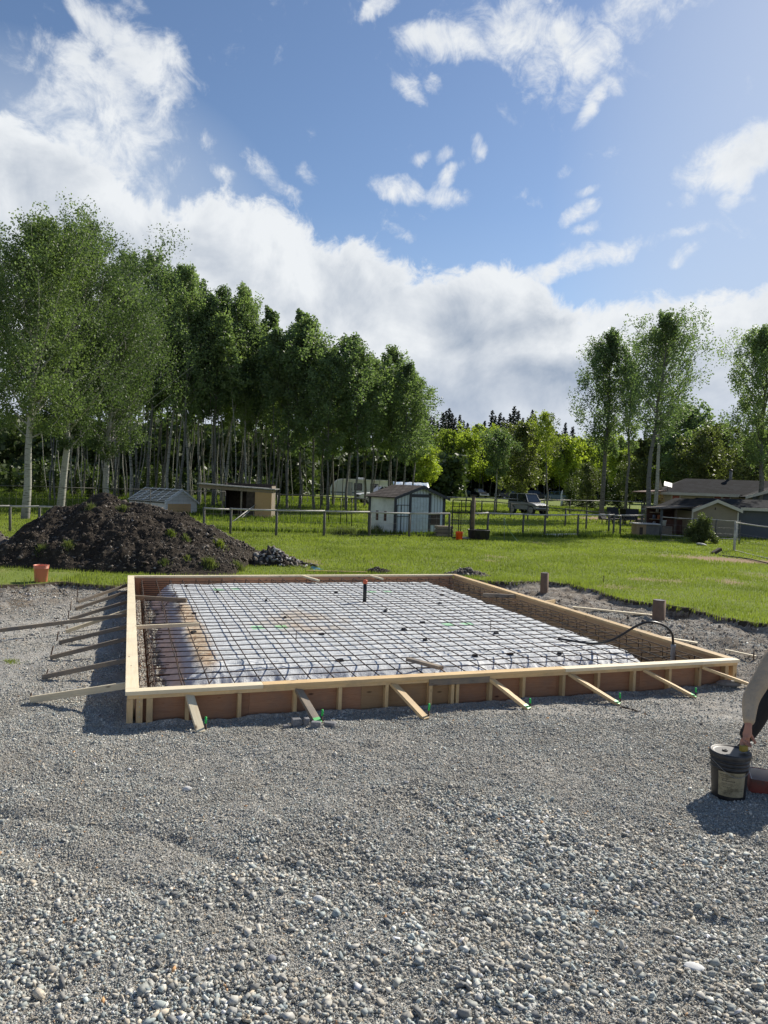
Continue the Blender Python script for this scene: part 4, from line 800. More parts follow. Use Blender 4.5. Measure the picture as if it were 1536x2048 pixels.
# weed tufts on the pile
for k, (u, v, r, lab) in enumerate(((82, 1102, .2, 'round bright weed tuft low on the left of the soil pile'), (135, 1092, .2, 'pale spread weed patch in the left middle of the soil pile'), (245, 1020, .19, 'weed tuft just under the peak of the soil pile'), (342, 1070, .18, 'bright weed tuft in the right middle of the soil pile'),
                                    (440, 1090, .2, 'bright weed tuft near the right shoulder of the soil pile'), (420, 1133, .26, 'leafy weed clump at the right foot of the soil pile'), (180, 1016, .2, 'small weed tuft left of the peak of the soil pile'), (328, 1128, .18, 'small weed tuft at the middle foot of the soil pile'),
                                    (375, 1118, .14, 'tiny weed tuft right of centre low on the soil pile'), (372, 1082, .17, 'dull weed tuft right of the bright one in the pile middle'), (480, 1140, .22, 'weed clump at the far right foot of the soil pile'))):
    d = ray(u, v); best = None
    for t in np.linspace(16.5, 21.5, 260):
        q = CAM+d*t
        if -11 < q[0] < -3.4 and q[2] < float(pz(np.array(q[0]), np.array(q[1]))): best = q; break
    if best is None: best = T(u, v)
    n = int(420*(r/.25)**2); rr = np.abs(rng.normal(0, .5, n))*r; aa = rng.uniform(0, 2*pi, n); xx = best[0]+rr*np.cos(aa); yy = best[1]+rr*np.sin(aa)
    zz = np.maximum(pz(xx, yy), terrain(xx, yy)); o = blades('weed_tuft', xx, yy, zz, rng.uniform(.05, .2, n)*np.clip(1.2-rr/r, .3, 1)*r/.22, np.full(n, .022), M['leaf_willow'] if k not in (3, 4) else M['grass'], None, .9)
    tag(o, lab, 'weed', 'weeds growing on the soil pile')
p = T(22, 1324); n = 160; xx = p[0]+rng.normal(0, .06, n); yy = p[1]+rng.normal(0, .05, n); tag(blades('weed_tuft', xx, yy, terrain(xx, yy), rng.uniform(.01, .04, n), np.full(n, .012), M['grass'], None, .9), 'tiny green weed in the gravel at the left edge', 'weed')


# ------------------------------------------------------------------ trees
def quads_leaf(c, s, tilt=.9, asp=.85):
    n = len(c); a = rng.normal(size=(n, 3)); a[:, 2] *= tilt; a /= np.linalg.norm(a, axis=1)[:, None]
    b = np.cross(a, rng.normal(size=(n, 3))); b /= np.linalg.norm(b, axis=1)[:, None]; s = s[:, None]
    v = np.stack([c+a*s, c+b*s*asp, c-a*s, c-b*s*asp], 1).reshape(-1, 3); return v, np.arange(4*n).reshape(-1, 4)
def aspen(h, r, c0, wid, nl, leaf, lsize, bark, mat, lean=(0, 0), seed=0, top=.35, fill=1., sym=None, clump=.42, updir=.75):
    """tapered trunk with rising limbs; leaves in clumps along the limbs. c0: crown start / height; wid: crown radius"""
    rg = np.random.default_rng(seed); m = MB(); K = 9
    wob = np.cumsum(rg.normal(0, h*.006, (K, 2)), 0); tz = np.linspace(0, .97*h, K); tpth = [(wob[i, 0]+lean[0]*(tz[i]/h)**1.3, wob[i, 1]+lean[1]*(tz[i]/h)**1.3, tz[i]) for i in range(K)]
    m.tube([(tpth[0][0], tpth[0][1], -.3)]+tpth, [r*1.35]+[max(.008, r*(1.12 if i == 0 else 1)*(1-.92*(i/(K-1))**1.1)) for i in range(K)], 9 if r > .12 else 6)
    def at(f): i = min(int(f*(K-1)), K-2); t = f*(K-1)-i; return np.array(tpth[i])*(1-t)+np.array(tpth[i+1])*t
    C = []
    for k in range(nl):
        f = c0+(1-c0)*((k+rg.random())/nl)**.9; f = min(f, .985); p = at(f); aa = k*2.4+rg.normal(0, .4); q = (f-c0)/(1-c0)
        prof = (sst(np.array(q+.12), 0, .30)*(1-sst(np.array(q), top, 1.06)*.86)); L = wid*float(prof)*rg.uniform(.65, 1.2)
        if sym is not None: L *= 1+sym[0]*cos(aa)+sym[1]*sin(aa)
        L = max(L, .25); up = rg.uniform(.35, .8)*updir+q*.5
        pts = []; d = np.array([cos(aa), sin(aa), up]); pos = p.copy()
        for s_ in range(5): pts.append(pos.copy()); pos = pos+d*L/4.3; d = d+np.array([rg.normal(0, .15), rg.normal(0, .15), .10])
        if L > .5: m.tube(pts, [max(.006, r*.34*(1-f*.6)*(1-i/5.2)) for i in range(5)], 4, False)
        for s_ in range(1, 5):
            for _ in range(1 if s_ < 2 else 2):
                C.append((*(pts[s_]+rg.normal(0, .16*L+.06, 3)*np.array([1, 1, .7])), (.5+.12*s_)*(.35+.25*L)))
    C = np.array(C); nC = len(C); per = rg.poisson(max(1, leaf/nC), nC); idx = np.repeat(np.arange(nC), per); n = len(idx)
    e = rg.normal(size=(n, 3)); e /= np.linalg.norm(e, axis=1)[:, None]; e *= rg.random((n, 1))**.45
    c = C[idx, :3]+e*(C[idx, 3]*clump*1.55*fill)[:, None]*np.array([.8, .8, 1.15])
    v, f_ = quads_leaf(c, rg.uniform(.6, 1.25, n)*lsize)
    return m, v, f_
def tree_proto(kind, args, names=('trunk', 'crown'), mats=None):
    m, v, f_ = args; t_ = thing(kind, None, 'tree'); m.build('trunk', mats[0], t_, True); mesh_np('crown', v, f_, mats[1], t_); return t_
def put(t_, p, label, group, s=1., rz=None, sz=None, cat='tree'):
    t_.location = (p[0], p[1], p[2]-.05); t_.rotation_euler = (0, 0, random.uniform(0, 2*pi) if rz is None else rz); t_.scale = (s, s, sz or s); tag(t_, label, cat, group); return t_
def hgt(u, v_top, y, p):  # height so that the crown top projects at v_top
    return float(D(u, v_top, y)[2]-p[2])
# two near aspens on the left
def near(u, vb, vt, y, w, r, lean, label, seed, c0=.28, sym=None, leaves=42000, mat='leaf_near', bark='bark', nl=60, group=None, top=.45, ls=.05, ut=None, clump=.42):
    p = D(u, vb, y); p[2] = G(p[0], y); h = hgt(ut or u, vt, y, p)*.95
    lx = lean if ut is None else (D(ut, vt, y)[0]-p[0])
    t_ = tree_proto('aspen_tree', aspen(h, r, c0, w, nl, leaves, ls, None, None, (lx, 0), seed, top, 1.0, sym, clump, 1.25), mats=(M[bark], M[mat])); return put(t_, p, label, group, 1., 0)
near(48, 1045, 428, 36, 3.3, .195, .5, 'big leaning white-barked aspen at the left edge of the photo behind the gravel heap', 11, .28, (.1, 0), 60000, nl=76, ut=72, ls=.053)
near(118, 1040, 436, 41, 3.6, .21, .5, 'big white-barked aspen with the widest crown, rising behind the dark soil pile', 12, .24, (.2, 0), 80000, nl=90, ut=158, ls=.052)
near(-60, 1040, 500, 40, 3.0, .2, .0, 'aspen crown cut by the left edge of the photo', 13, .28, None, 26000, ut=-30)
near(215, 1030, 560, 46, 3.3, .2, .0, 'leafy aspen between the two big left aspens and the tall dark stand', 14, .22, (.15, -.1), 56000, ut=240, nl=80, ls=.055)
# tall stand behind: prototypes then copies
def protos(n, fn): return [fn(k) for k in range(n)]
tall = protos(5, lambda k: tree_proto('aspen_tree', aspen(20, .125, .36+.05*(k % 3), 2.2+.3*(k % 2), 54, 12500, .086, None, None, (random.uniform(-1.7, 1.7), random.uniform(-.5, .5)), 100+k, .5, 1.15, updir=1.3), mats=(M['bark_grey' if k % 2 else 'bark'], M['leaf'])))
used_p = {}
def inst(pool, k, p, label, group, s, rz=None, sz=None, cat='tree'):
    src = pool[k % len(pool)]
    if id(src) not in used_p: used_p[id(src)] = 1; t_ = src
    else: t_ = copy_tree(src)
    return put(t_, p, label, group, s, rz, sz, cat)
GL = 'aspens of the dense stand on the left'
tallspec = [(265, 470, 60), (300, 468, 58), (330, 486, 60), (352, 497, 57), (378, 515, 60), (402, 528, 62), (428, 540, 59), (452, 538, 61), (472, 560, 63), (492, 600, 60), (515, 640, 62), (540, 655, 64),
            (235, 500, 64), (318, 510, 68), (440, 575, 68), (500, 645, 70)]
for k, (u, vt, y) in enumerate(tallspec):
    p = D(u, 1000, y); p[2] = G(p[0], y); h = hgt(u, vt, y, p)*.94
    inst(tall, k, p, 'tall slender aspen in the dense dark stand left of centre, crown above bare trunks', GL, h/20*random.uniform(.95, 1.0), None, h/20)
mid = protos(4, lambda k: tree_proto('aspen_tree', aspen(14, .095, .33+.05*(k % 3), 1.9, 54, 10500, .084, None, None, (random.uniform(-.6, .6), 0), 130+k, .45, 1.1, updir=1.4), mats=(M['bark_grey'], M['leaf'])))
rowspec = [(575, 655, 58, 'aspen just left of the highest round crown behind the open shelter'), (602, 626, 60, 'aspen with the highest crown right of the tall stand, above the open shelter'), (628, 650, 59, 'aspen in the row behind the fence, right of the highest crown'), (655, 690, 57, 'aspen with twin stems in front of the camper trailer left end'),
           (690, 658, 60, 'broad aspen crown above the camper trailer'), (712, 668, 57, 'aspen whose trunk stands in front of the white pickup'), (745, 705, 60, 'aspen standing between camper and shed'), (775, 683, 62, 'aspen with pointed crown above the white and blue shed'), (802, 715, 60, 'aspen just right of the pointed crown above the shed'), (822, 745, 63, 'lowest crown at the right end of the aspen row'),
           (556, 662, 66, 'aspen at the right end of the tall stand'), (640, 700, 68, 'aspen further back behind the trailer left end'), (668, 700, 70, 'aspen further back above the trailer roof'), (730, 720, 70, 'aspen further back above the pickup'), (790, 740, 70, 'aspen further back behind the crown right of the shed')]
for k, (u, vt, y, lab) in enumerate(rowspec):
    p = D(u, 1000, y); p[2] = G(p[0], y); h = hgt(u, vt, y, p)*.97; inst(mid, k, p, lab, 'aspens in the row behind the shed', h/14*1.12, None, h/14)
# bare-looking slender trunks inside the stand
slim = protos(5, lambda k: tree_proto('aspen_tree', aspen(15, .05+.014*(k % 3), .58, 1.1, 24, 3000, .11, None, None, (random.uniform(-2.4, 2.4), random.uniform(-.5, .5)), 160+k, .5), mats=(M['bark' if k % 3 == 0 else 'bark_grey'], M['leaf'])))
kk = 0
for k in range(84):
    u = 100+(k*457*.31) % 465+random.uniform(-5, 5); y = random.uniform(57, 80); p = D(u, 1000, y); p[2] = G(p[0], y)
    inst(slim, k, p, 'thin pale trunk among the crowded aspens of the dark stand on the left', 'thin trunks in the dark stand', random.uniform(.8, 1.15))
for k in range(16):
    u = 570+k*17+random.uniform(-5, 5); y = random.uniform(60, 78); p = D(u, 1000, y); p[2] = G(p[0], y)
    inst(slim, k+2, p, 'thin pale trunk in the open row between shelter, trailer and shed', 'thin trunks in the open row', random.uniform(.62, .8))
# light green trees in the middle distance
bush = protos(4, lambda k: tree_proto('deciduous_tree', aspen(8, .10, .24, 2.3, 40, 10000, .12, None, None, (0, 0), 190+k, .6, 1.15, updir=.6), mats=(M['bark_grey'], M['leaf_light'])))
bsh = [(870, 900, 95, 'lowest of the bright green trees right of the shed row'), (900, 866, 100, 'bright green round tree above the blue pickup'), (930, 872, 96, 'bright green tree between the blue pickup and the dark parked car'), (965, 862, 108, 'yellow-green tree behind the slender white stem'), (1000, 868, 104, 'bright tree behind the round grey-green tree'),
       (1075, 868, 108, 'bright tree above the boxy off-road car'), (1130, 880, 100, 'rounded bright green crown left of the bushy three-stem aspen'), (1160, 885, 104, 'bright green crown behind the left stem of the right aspen group'), (850, 895, 80, 'low light green tree beside the tarp tent'), (1100, 900, 112, 'yellow-green tree above the carved white post'),
       (1240, 905, 90, 'light green tree between the right aspen trunks'), (1215, 880, 112, 'light green tree behind the dog house path'), (1330, 890, 96, 'light tree directly behind the left end of the house roof')]
for k, (u, vt, y, lab) in enumerate(bsh):
    y = y+22 if u != 850 else 104
    p = D(u, 1000, y); p[2] = G(p[0], y); h = hgt(u, vt, y, p); inst(bush, k, p, lab, 'light green trees of the middle distance', h/8*1.05, None, h/8)
gbush = protos(3, lambda k: tree_proto('deciduous_tree', aspen(9, .12, .18, 2.5, 40, 11000, .11, None, None, (0, 0), 210+k, .55, 1.1, updir=.6), mats=(M['bark_grey'], M['leaf_willow' if k != 1 else 'leaf'])))
gsh = [(1042, 850, 72, 'round grey-green tree standing behind the boxy off-road car'), (1370, 815, 82, 'tall grey thinly leaved tree behind the house chimney'), (1400, 862, 74, 'grey-green tree behind the middle of the house roof'), (1440, 852, 80, 'wide mid-green tree behind the house chimney pipe'), (1350, 870, 78, 'soft grey-green tree behind the white roof dish'),
       (1490, 885, 70, 'grey-green tree behind the right part of the house roof'), (1290, 880, 80, 'grey-green tree behind the twin aspen stems'), (1540, 860, 74, 'tree behind the house cut by the right edge of the photo'), (1175, 930, 80, 'low bushy tree left of the right aspen group'), (1260, 925, 84, 'low bushy tree behind the lawn chairs')]
for k, (u, vt, y, lab) in enumerate(gsh):
    p = D(u, 1000, y); p[2] = G(p[0], y); h = hgt(u, vt, y, p); inst(gbush, k, p, lab, 'grey green trees round the house', h/9*1.1, None, h/9)
# right-hand aspens
near(1203, 1028, 645, 62, 2.5, .21, .4, 'aspen with a full bushy crown, leftmost of the tall right-hand group', 31, .36, (-.1, 0), 26000, 'leaf', 'bark_grey', 56, None, .5, .075, 1212, .5)
near(1250, 1022, 700, 60, 1.4, .13, .3, 'thin dark-stemmed aspen between the two tall crowns on the right', 32, .45, None, 7000, 'leaf', 'bark_grey', 30, None, .5, .07, 1266)
near(1290, 1062, 605, 47, 2.3, .17, .9, 'tallest open-crowned aspen of the right-hand group, branches showing', 33, .42, (.15, 0), 17000, 'leaf', 'bark_grey', 60, None, .5, .06, 1338)
near(1303, 1045, 640, 51, 2.0, .15, .6, 'pale-stemmed aspen close behind the tallest open-crowned one', 34, .48, (0, 0), 9000, 'leaf', 'bark', 40, None, .5, .065, 1318)
near(1520, 1040, 636, 52, 2.6, .2, .3, 'aspen behind the house, cut by the right edge of the photo', 35, .30, (-.05, 0), 34000, 'leaf', 'bark_grey', 60, None, .55, .065, 1530)
near(990, 1022, 858, 68, 1.6, .09, .0, 'slender white-stemmed aspen right of the shed, behind the rail fence', 36, .45, None, 7000, 'leaf', 'bark', 26, None, .5, .08, 1000)
near(1094, 1030, 812, 60, 1.15, .085, .0, 'slim feathery young aspen standing beside the boxy off-road car', 37, .55, None, 4200, 'leaf_light', 'bark_grey', 26, None, .5, .06, 1096)
# spruces
def spruce(h, w, seed, n=9000, ls=.16):
    rg = np.random.default_rng(seed); m = MB().tube([(0, 0, -.3), (0, 0, h*.5), (0, 0, h*.98)], [.16, .09, .02], 6); P_ = []
    nb = 150
    for k in range(nb):
        f = .05+.93*(k+rg.random())/nb; L = w*((1-f)**.85)*rg.uniform(.6, 1.15)+.08; a = k*2.4+rg.normal(0, .3); d = np.array([cos(a), sin(a), 0]); q = int(n*L/w/nb*2.0)+5
        t = rg.random(q)**.7; side = np.array([-sin(a), cos(a), 0]); c = np.array([0, 0, f*h])+d*(t*L)[:, None]+side*(rg.normal(0, .13, q)*L*(1-t*.4))[:, None]; c[:, 2] += -.32*L*t+.22*L*t*t+rg.normal(0, .035*h/12, q); P_.append(c)
    c = np.concatenate(P_); v, f_ = quads_leaf(c, rg.uniform(.5, 1.2, len(c))*ls, .5, .5); return m, v, f_
spr = protos(3, lambda k: tree_proto('spruce_tree', spruce(14, 2.5+.3*k, 300+k), mats=(M['bark_dark'], M['needle'])))
ssp = [(848, 822), (862, 832), (880, 822), (892, 812), (905, 832), (922, 838), (978, 816), (994, 822), (1008, 836), (1022, 808), (1040, 832), (1058, 816), (1075, 838), (836, 840), (950, 845), (964, 838), (1125, 842), (1140, 850), (1306, 830), (1345, 820), (1352, 838), (1444, 846), (1402, 830), (1316, 850), (1285, 860), (1480, 860), (870, 838), (1090, 850), (856, 828), (886, 818), (898, 822), (914, 826), (985, 828), (1001, 830), (1014, 824), (1030, 818), (1050, 832), (1064, 826), (845, 815), (930, 842)]
names_s = 'dark spruce top on the skyline'
for k, (u, vt) in enumerate(ssp):
    y = random.uniform(150, 168); p = D(u, 980, y); p[2] = G(p[0], y); h = hgt(u, vt, y, p); inst(spr, k, p, 'dark pointed spruce on the skyline behind the bright green trees', 'spruces on the skyline', h/14*1.05, None, h/14)
yspr = protos(2, lambda k: tree_proto('spruce_tree', spruce(6, 1.5, 320+k, 6000, .11), mats=(M['bark_dark'], M['needle_light'])))
ysp = [(150, 935, 70), (205, 925, 74), (178, 950, 66), (292, 930, 70), (312, 905, 76), (80, 925, 72), (110, 940, 68), (20, 930, 70), (240, 950, 70), (340, 940, 78), (1140, 935, 92), (1165, 948, 88), (1235, 935, 86), (1185, 960, 86), (1210, 940, 98), (510, 940, 90), (560, 930, 95)]
for k, (u, vt, y) in enumerate(ysp):
    p = D(u, 1000, y); p[2] = G(p[0], y); h = hgt(u, vt, y, p); inst(yspr, k, p, 'young light green spruce growing at the foot of the woods' if u < 600 else 'young spruce behind the lawn, between the carved post and the right aspens', 'young spruces on the left' if u < 600 else 'young spruces on the right', h/6, None, h/6)
# dark inner wood behind everything (one mass)
def woods(name, label, x0, x1, y0, y1, hmin, hmax, n, ls, mat, hole=None):
    xx = rng.uniform(x0, x1, n); yy = rng.uniform(y0, y1, n); H = hmin+(hmax-hmin)*(.5+fbm(xx, yy, .07, 3, 120)+.6*fbm(xx, yy, .35, 2, 121)); H = np.clip(H, hmin*.6, hmax*1.2); z_ = rng.random(n)**.8*H
    v, f_ = quads_leaf(np.stack([xx, yy, z_+terrain(xx, yy)], -1), rng.uniform(.5, 1.3, n)*ls); o = mesh_np(name, v, f_, mat); tag(o, label, kind='stuff')
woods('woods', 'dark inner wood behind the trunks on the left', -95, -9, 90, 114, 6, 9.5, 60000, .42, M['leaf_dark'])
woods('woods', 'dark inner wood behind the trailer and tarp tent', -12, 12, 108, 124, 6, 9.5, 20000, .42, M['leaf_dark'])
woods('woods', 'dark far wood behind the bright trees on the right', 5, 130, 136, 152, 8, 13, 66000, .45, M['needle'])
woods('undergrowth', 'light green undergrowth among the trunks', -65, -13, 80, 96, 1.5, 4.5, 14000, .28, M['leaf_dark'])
trunkw = protos(2, lambda k: tree_proto('aspen_tree', aspen(11, .09, .7, 1.0, 14, 900, .16, None, None, (random.uniform(-.5, .5), 0), 350+k), mats=(M['bark_grey'], M['leaf'])))
for k in range(44):
    u = 850+k*15.7+random.uniform(-6, 6)
    if u > 1330: continue
    y = random.uniform(121, 134); p = D(u, 990, y); p[2] = G(p[0], y); inst(trunkw, k, p, 'thin pale trunk at the dark wood edge behind the parked cars', 'thin trunks at the far wood edge', random.uniform(.7, 1.0))

# ------------------------------------------------------------------ fences
def fence(name, label, posts, hp_, rails, pr=.055, rr=.04, matp='post', matr='rail', wires=(), cat='fence', rnd=False):
    """posts: list of (x, y) ; rails: heights"""
    p0 = posts[0]; t_ = thing(name, label, cat, (p0[0], p0[1], G(*p0)))
    for k, p in enumerate(posts):
        g = G(*p); hh2 = hp_[k] if hasattr(hp_, '__len__') else hp_; m = MB()
        m.tube([(p[0], p[1], g-.3), (p[0]+random.uniform(-.03, .03), p[1], g+hh2)], [pr, pr*.92], 8); m.build('post', M[matp], t_, True)
    for z_ in rails:
        for a, b in zip(posts[:-1], posts[1:]):
            A_ = Vector((a[0], a[1]-pr*.9, G(*a)+z_)); B_ = Vector((b[0], b[1]-pr*.9, G(*b)+z_+random.uniform(-.03, .03)))
            MB().tube([A_, (A_+B_)/2+Vector((0, 0, -.015)), B_], [rr, rr*.9, rr*.85], 8).build('rail', M[matr], t_, True)
    if wires:
        m = MB()
        for z_ in wires:
            for a, b in zip(posts[:-1], posts[1:]): m.tube([(a[0], a[1], G(*a)+z_), (b[0], b[1], G(*b)+z_)], .004, 3, False)
        if len(wires) > 2:
            for a, b in zip(posts[:-1], posts[1:]):
                L = math.hypot(b[0]-a[0], b[1]-a[1]); nn_ = int(L/.3)
                for k in range(1, nn_): t = k/nn_; x_, y_ = a[0]+(b[0]-a[0])*t, a[1]+(b[1]-a[1])*t; m.tube([(x_, y_, G(x_, y_)+wires[0]), (x_, y_, G(x_, y_)+wires[-1])], .003, 3, False)
        o = m.build('wire_mesh', M['wire'], t_); o['kind'] = 'stuff'
    return t_
def gp(u, v): q = T(u, v); return (q[0], q[1])
W5 = (.1, .35, .6, .85, 1.05)
fence('rail_fence', 'long pale-railed post fence crossing the lawn from soil pile to the white shed', [gp(408, 1069), gp(460, 1069.5), gp(552, 1073), gp(648, 1073), gp(738, 1073), gp(818, 1074), gp(898, 1075)], 1.12, (1.08,), wires=W5)
fence('rail_fence', 'pale single rail fence at the far left behind the gravel heap', [gp(-60, 1062), gp(20, 1063), gp(78, 1064), gp(200, 1066)], 1.0, (.97,))
fence('rail_fence', 'pale-railed post fence running right from the tall gate post to the dog house', [gp(946, 1075), gp(974, 1072), gp(1045, 1073), gp(1089, 1074), gp(1155, 1072), gp(1226, 1071), gp(1240, 1070), gp(1284, 1068)], 1.16, (1.12,), wires=W5)
fence('rail_fence', 'dark-railed fence slanting from the far field toward the dog house', [gp(950, 1029), gp(963, 1029), gp(988, 1031), gp(1021, 1036), gp(1055, 1041), gp(1130, 1053), gp(1172, 1059), gp(1217, 1064)], 1.2, (1.15,), matr='post', pr=.06)
fence('rail_fence', 'farthest rail fence crossing the field in front of the parked off-road car', [gp(882, 1024), gp(931, 1025), gp(992, 1027), gp(1087, 1029), gp(1139, 1029), gp(1200, 1029), gp(1282, 1030)], 1.42, (1.36,), rr=.035, wires=(.3, .8, 1.1))
fence('wire_fence', 'tall dark wire fence with thin posts between shelter and shed', [gp(553, 1040), gp(600, 1044), gp(657, 1047), gp(681, 1050), gp(693, 1051), gp(703, 1053), gp(742, 1055)], 1.55, (1.52,), pr=.025, rr=.03, matp='steel_black', matr='post', wires=(.1, .4, .7, 1.0, 1.3))
fence('wire_fence', 'dark wire fence behind the soil pile, in front of the trees on the left', [gp(-40, 1030), gp(60, 1031), gp(190, 1032), gp(300, 1033), gp(410, 1034), gp(450, 1035)], 1.6, (1.55,), pr=.03, rr=.02, matp='post', matr='post', wires=(.1, .5, .9, 1.2))
fence('yard_fence', 'thin wire fence with one rail in front of the tan garage', [gp(1322, 1079), gp(1385, 1083), gp(1430, 1086), gp(1478, 1089)], 1.22, (1.18, .25), pr=.035, rr=.022, matp='post', wires=(.15, .5, .8))
fence('pen_panel', 'pale-topped wire pen panel at the right edge of the photo, nearest the lawn', [gp(1468, 1102), gp(1560, 1124), gp(1640, 1140)], 1.28, (1.24, .03), pr=.06, rr=.028, matp='rail', wires=(.2, .5, .8))
# tall gate post and black gate
gpx = gp(944, 1078); r_ = thing('gate_post', 'tall round weathered gate post beside the black metal gate', 'post', (gpx[0], gpx[1], G(*gpx)))
MB().tube([(gpx[0], gpx[1], -.2), (gpx[0], gpx[1], G(*gpx)+1.95)], [.10, .085], 10).build('post_shaft', simple('brown_log', (.15, .11, .07), .85), r_, True)
MB(((gpx[0], gpx[1], G(*gpx)+1.95), 0)).box(-.16, .14, -.12, .12, 0, .04).build('post_cap', M['steel_black'], r_)
ga, gb = np.array(gp(903, 1077)), np.array(gp(939, 1078)); gz_ = G(*ga)+.05; gt = thing('wire_gate', 'black steel gate with wire infill beside the tall round post', 'gate', (ga[0], ga[1], gz_-.05))
def gpt(t, z_): q = ga+(gb-ga)*t; return (q[0], q[1], gz_+z_)
for nm, lst in (('gate_frame', [((0, 0), (0, 1.68)), ((1, 0), (1, 1.68)), ((0, 1.68), (1, 1.68)), ((0, 0), (1, 0)), ((0, 1.12), (1, 1.12))]), ('gate_bar', [((.48, 0), (.48, 1.68)), ((.36, 0), (.36, 1.55)), ((0, 1.4), (1, 1.4)), ((0, .8), (.36, .8))])):
    m = MB()
    for a, b in lst: m.tube([gpt(*a), gpt(*b)], .026 if nm == 'gate_frame' else .018, 6)
    m.build(nm, M['steel_black'], gt)
m = MB()
for t in np.linspace(.06, .94, 14): m.tube([gpt(t, 0), gpt(t, 1.12)], .004, 3, False)
for z_ in np.linspace(.12, 1.0, 8): m.tube([gpt(0, z_), gpt(1, z_)], .004, 3, False)
m.build('wire_infill', M['wire'], gt)
# bucket, dish, trough
q = T(918, 1080); bucket('orange_bucket', q[0], q[1], q[2]-.01, .14, .165, .38, simple('bright_orange_plastic', (.80, .09, .015), .4), 'bright orange plastic bucket beside the black gate', None, (.85, .92), False)
q = T(930, 1078); tag(MB().lathe([(0, .0), (.2, 0), (.26, .08), (.25, .08), (.18, .02), (0, .02)], tuple(q), 20).build('feed_dish', simple('grey_tin', (.35, .36, .38), .5), None, True), 'shallow grey dish on the grass between orange bucket and black tub', 'dish')
q = T(957, 1079); tb = thing('water_tub', 'wide black oval livestock water tub at the foot of the gate post', 'tub', tuple(q))
MB().lathe([(0, 0), (.40, 0), (.46, .05), (.50, .42), (.53, .44), (.50, .45), (.44, .10), (0, .10)], tuple(q), 28).build('tub_body', M['black'], tb, True); MB().lathe([(0, .36), (.485, .36)], tuple(q), 28).build('tub_water', M['glass'], tb)
q = T(887, 1073); cr = thing('wooden_crate', 'low brown slatted crate at the right corner of the shed', 'crate', tuple(q))
for z_ in (.02, .19, .36): MB((tuple(q), .3)).box(-.38, .38, -.24, .24, z_, z_+.13).build('crate_slat', M['lumber_old'], cr)
MB((tuple(q), .3)).box(-.33, .33, -.19, .19, .0, .44).build('crate_core', M['bark_dark'], cr)
a, b = Vector(T(1009, 1078)), Vector(T(1037, 1085)); tag(MB().tube([D(1008, 1034, a[1]), D(1012, 1050, a[1]), D(1022, 1066, a[1]), tuple(b)], .014, 6).build('hose', simple('green_hose', (.28, .42, .16), .5), None, True), 'thin pale green hose hanging from the fence rail onto the lawn', 'hose')
tag(MB().tube([tuple(T(1008.5, 1080)), D(1008, 1034, a[1])], .011, 6).build('tap_pipe', M['wire'], None, True), 'thin vertical water pipe behind the hose at the fence', 'pipe')
for (u0, v0, u1, v1, lab) in ((1040, 1074, 1086, 1073.5, 'white pole lying at the foot of the fence, left of the fence post'), (1092, 1071.5, 1152, 1070.5, 'long white pole lying at the foot of the fence, right of the fence post'), (1103, 1075.5, 1130, 1074, 'short pale board lying in the grass before the fence')):
    a, b = Vector(T(u0, v0)), Vector(T(u1, v1)); tag(board('ground_pole', M['white'], a+Vector((0, 0, .06)), b+Vector((0, 0, .06)), .08, .06), lab, 'pole')

# ------------------------------------------------------------------ shed
A_ = np.array(gp(787, 1070)); B_ = A_+np.array([2.48, 2.1]); th_ = atan2(B_[1]-A_[1], B_[0]-A_[0]); w_s = float(np.hypot(*(B_-A_))); dS = 1.85; gz0 = G(*A_)
fr_s = ((A_[0], A_[1], gz0), th_); sh = thing('garden_shed', 'small white shed with pale blue ribbed metal front, navy trim and brown shingle roof', 'shed', (A_[0], A_[1], gz0))
he, hr = 1.80, 2.30; mid_ = w_s*.5
def ribbed(name, c, frm_ang, sc=38):
    m = MT(name); g = m.n('ShaderNodeNewGeometry'); mp = m.n('ShaderNodeMapping'); mp.inputs['Rotation'].default_value = (0, 0, -frm_ang); m.l(g.outputs['Position'], mp.inputs[0])
    w = m.n('ShaderNodeTexWave'); w.inputs['Scale'].default_value = 1.6; w.bands_direction = 'X'; w.wave_profile = 'SIN'; m.l(mp.outputs[0], w.inputs['Vector'])
    m.col(m.mix(m.ramp(w.outputs['Fac'], [(.05, (1, 1, 1)), (.25, (0, 0, 0))]), c, tuple(q*.45 for q in c)), .45); m.bump(w.outputs['Fac'], .8, .02); return m.m
M['ribbed'] = ribbed('ribbed_blue_metal', (.46, .54, .58), th_)
m = MB(fr_s); m.prism([(0.0, .12), (w_s, .12), (w_s, he), (mid_, hr-.04), (0, he)], 0.0, .05); m.build('front_wall', M['ribbed'], sh)
wl = MB(fr_s); wl.box(0, .04, .052, dS, .1, he); wl.build('side_wall', simple('shed_white_panel', (.62, .65, .62), .6, 0, .1, 1.5, dirt=(.30, .32, .28)), sh)
wl = MB(fr_s); wl.box(w_s-.04, w_s, .052, dS, .1, he); wl.build('side_wall', M['ribbed'], sh)
m = MB(fr_s); m.prism([(0.0, .12), (w_s, .12), (w_s, he), (mid_, hr-.04), (0, he)], dS+.002, dS+.05); m.build('back_wall', M['ribbed'], sh)
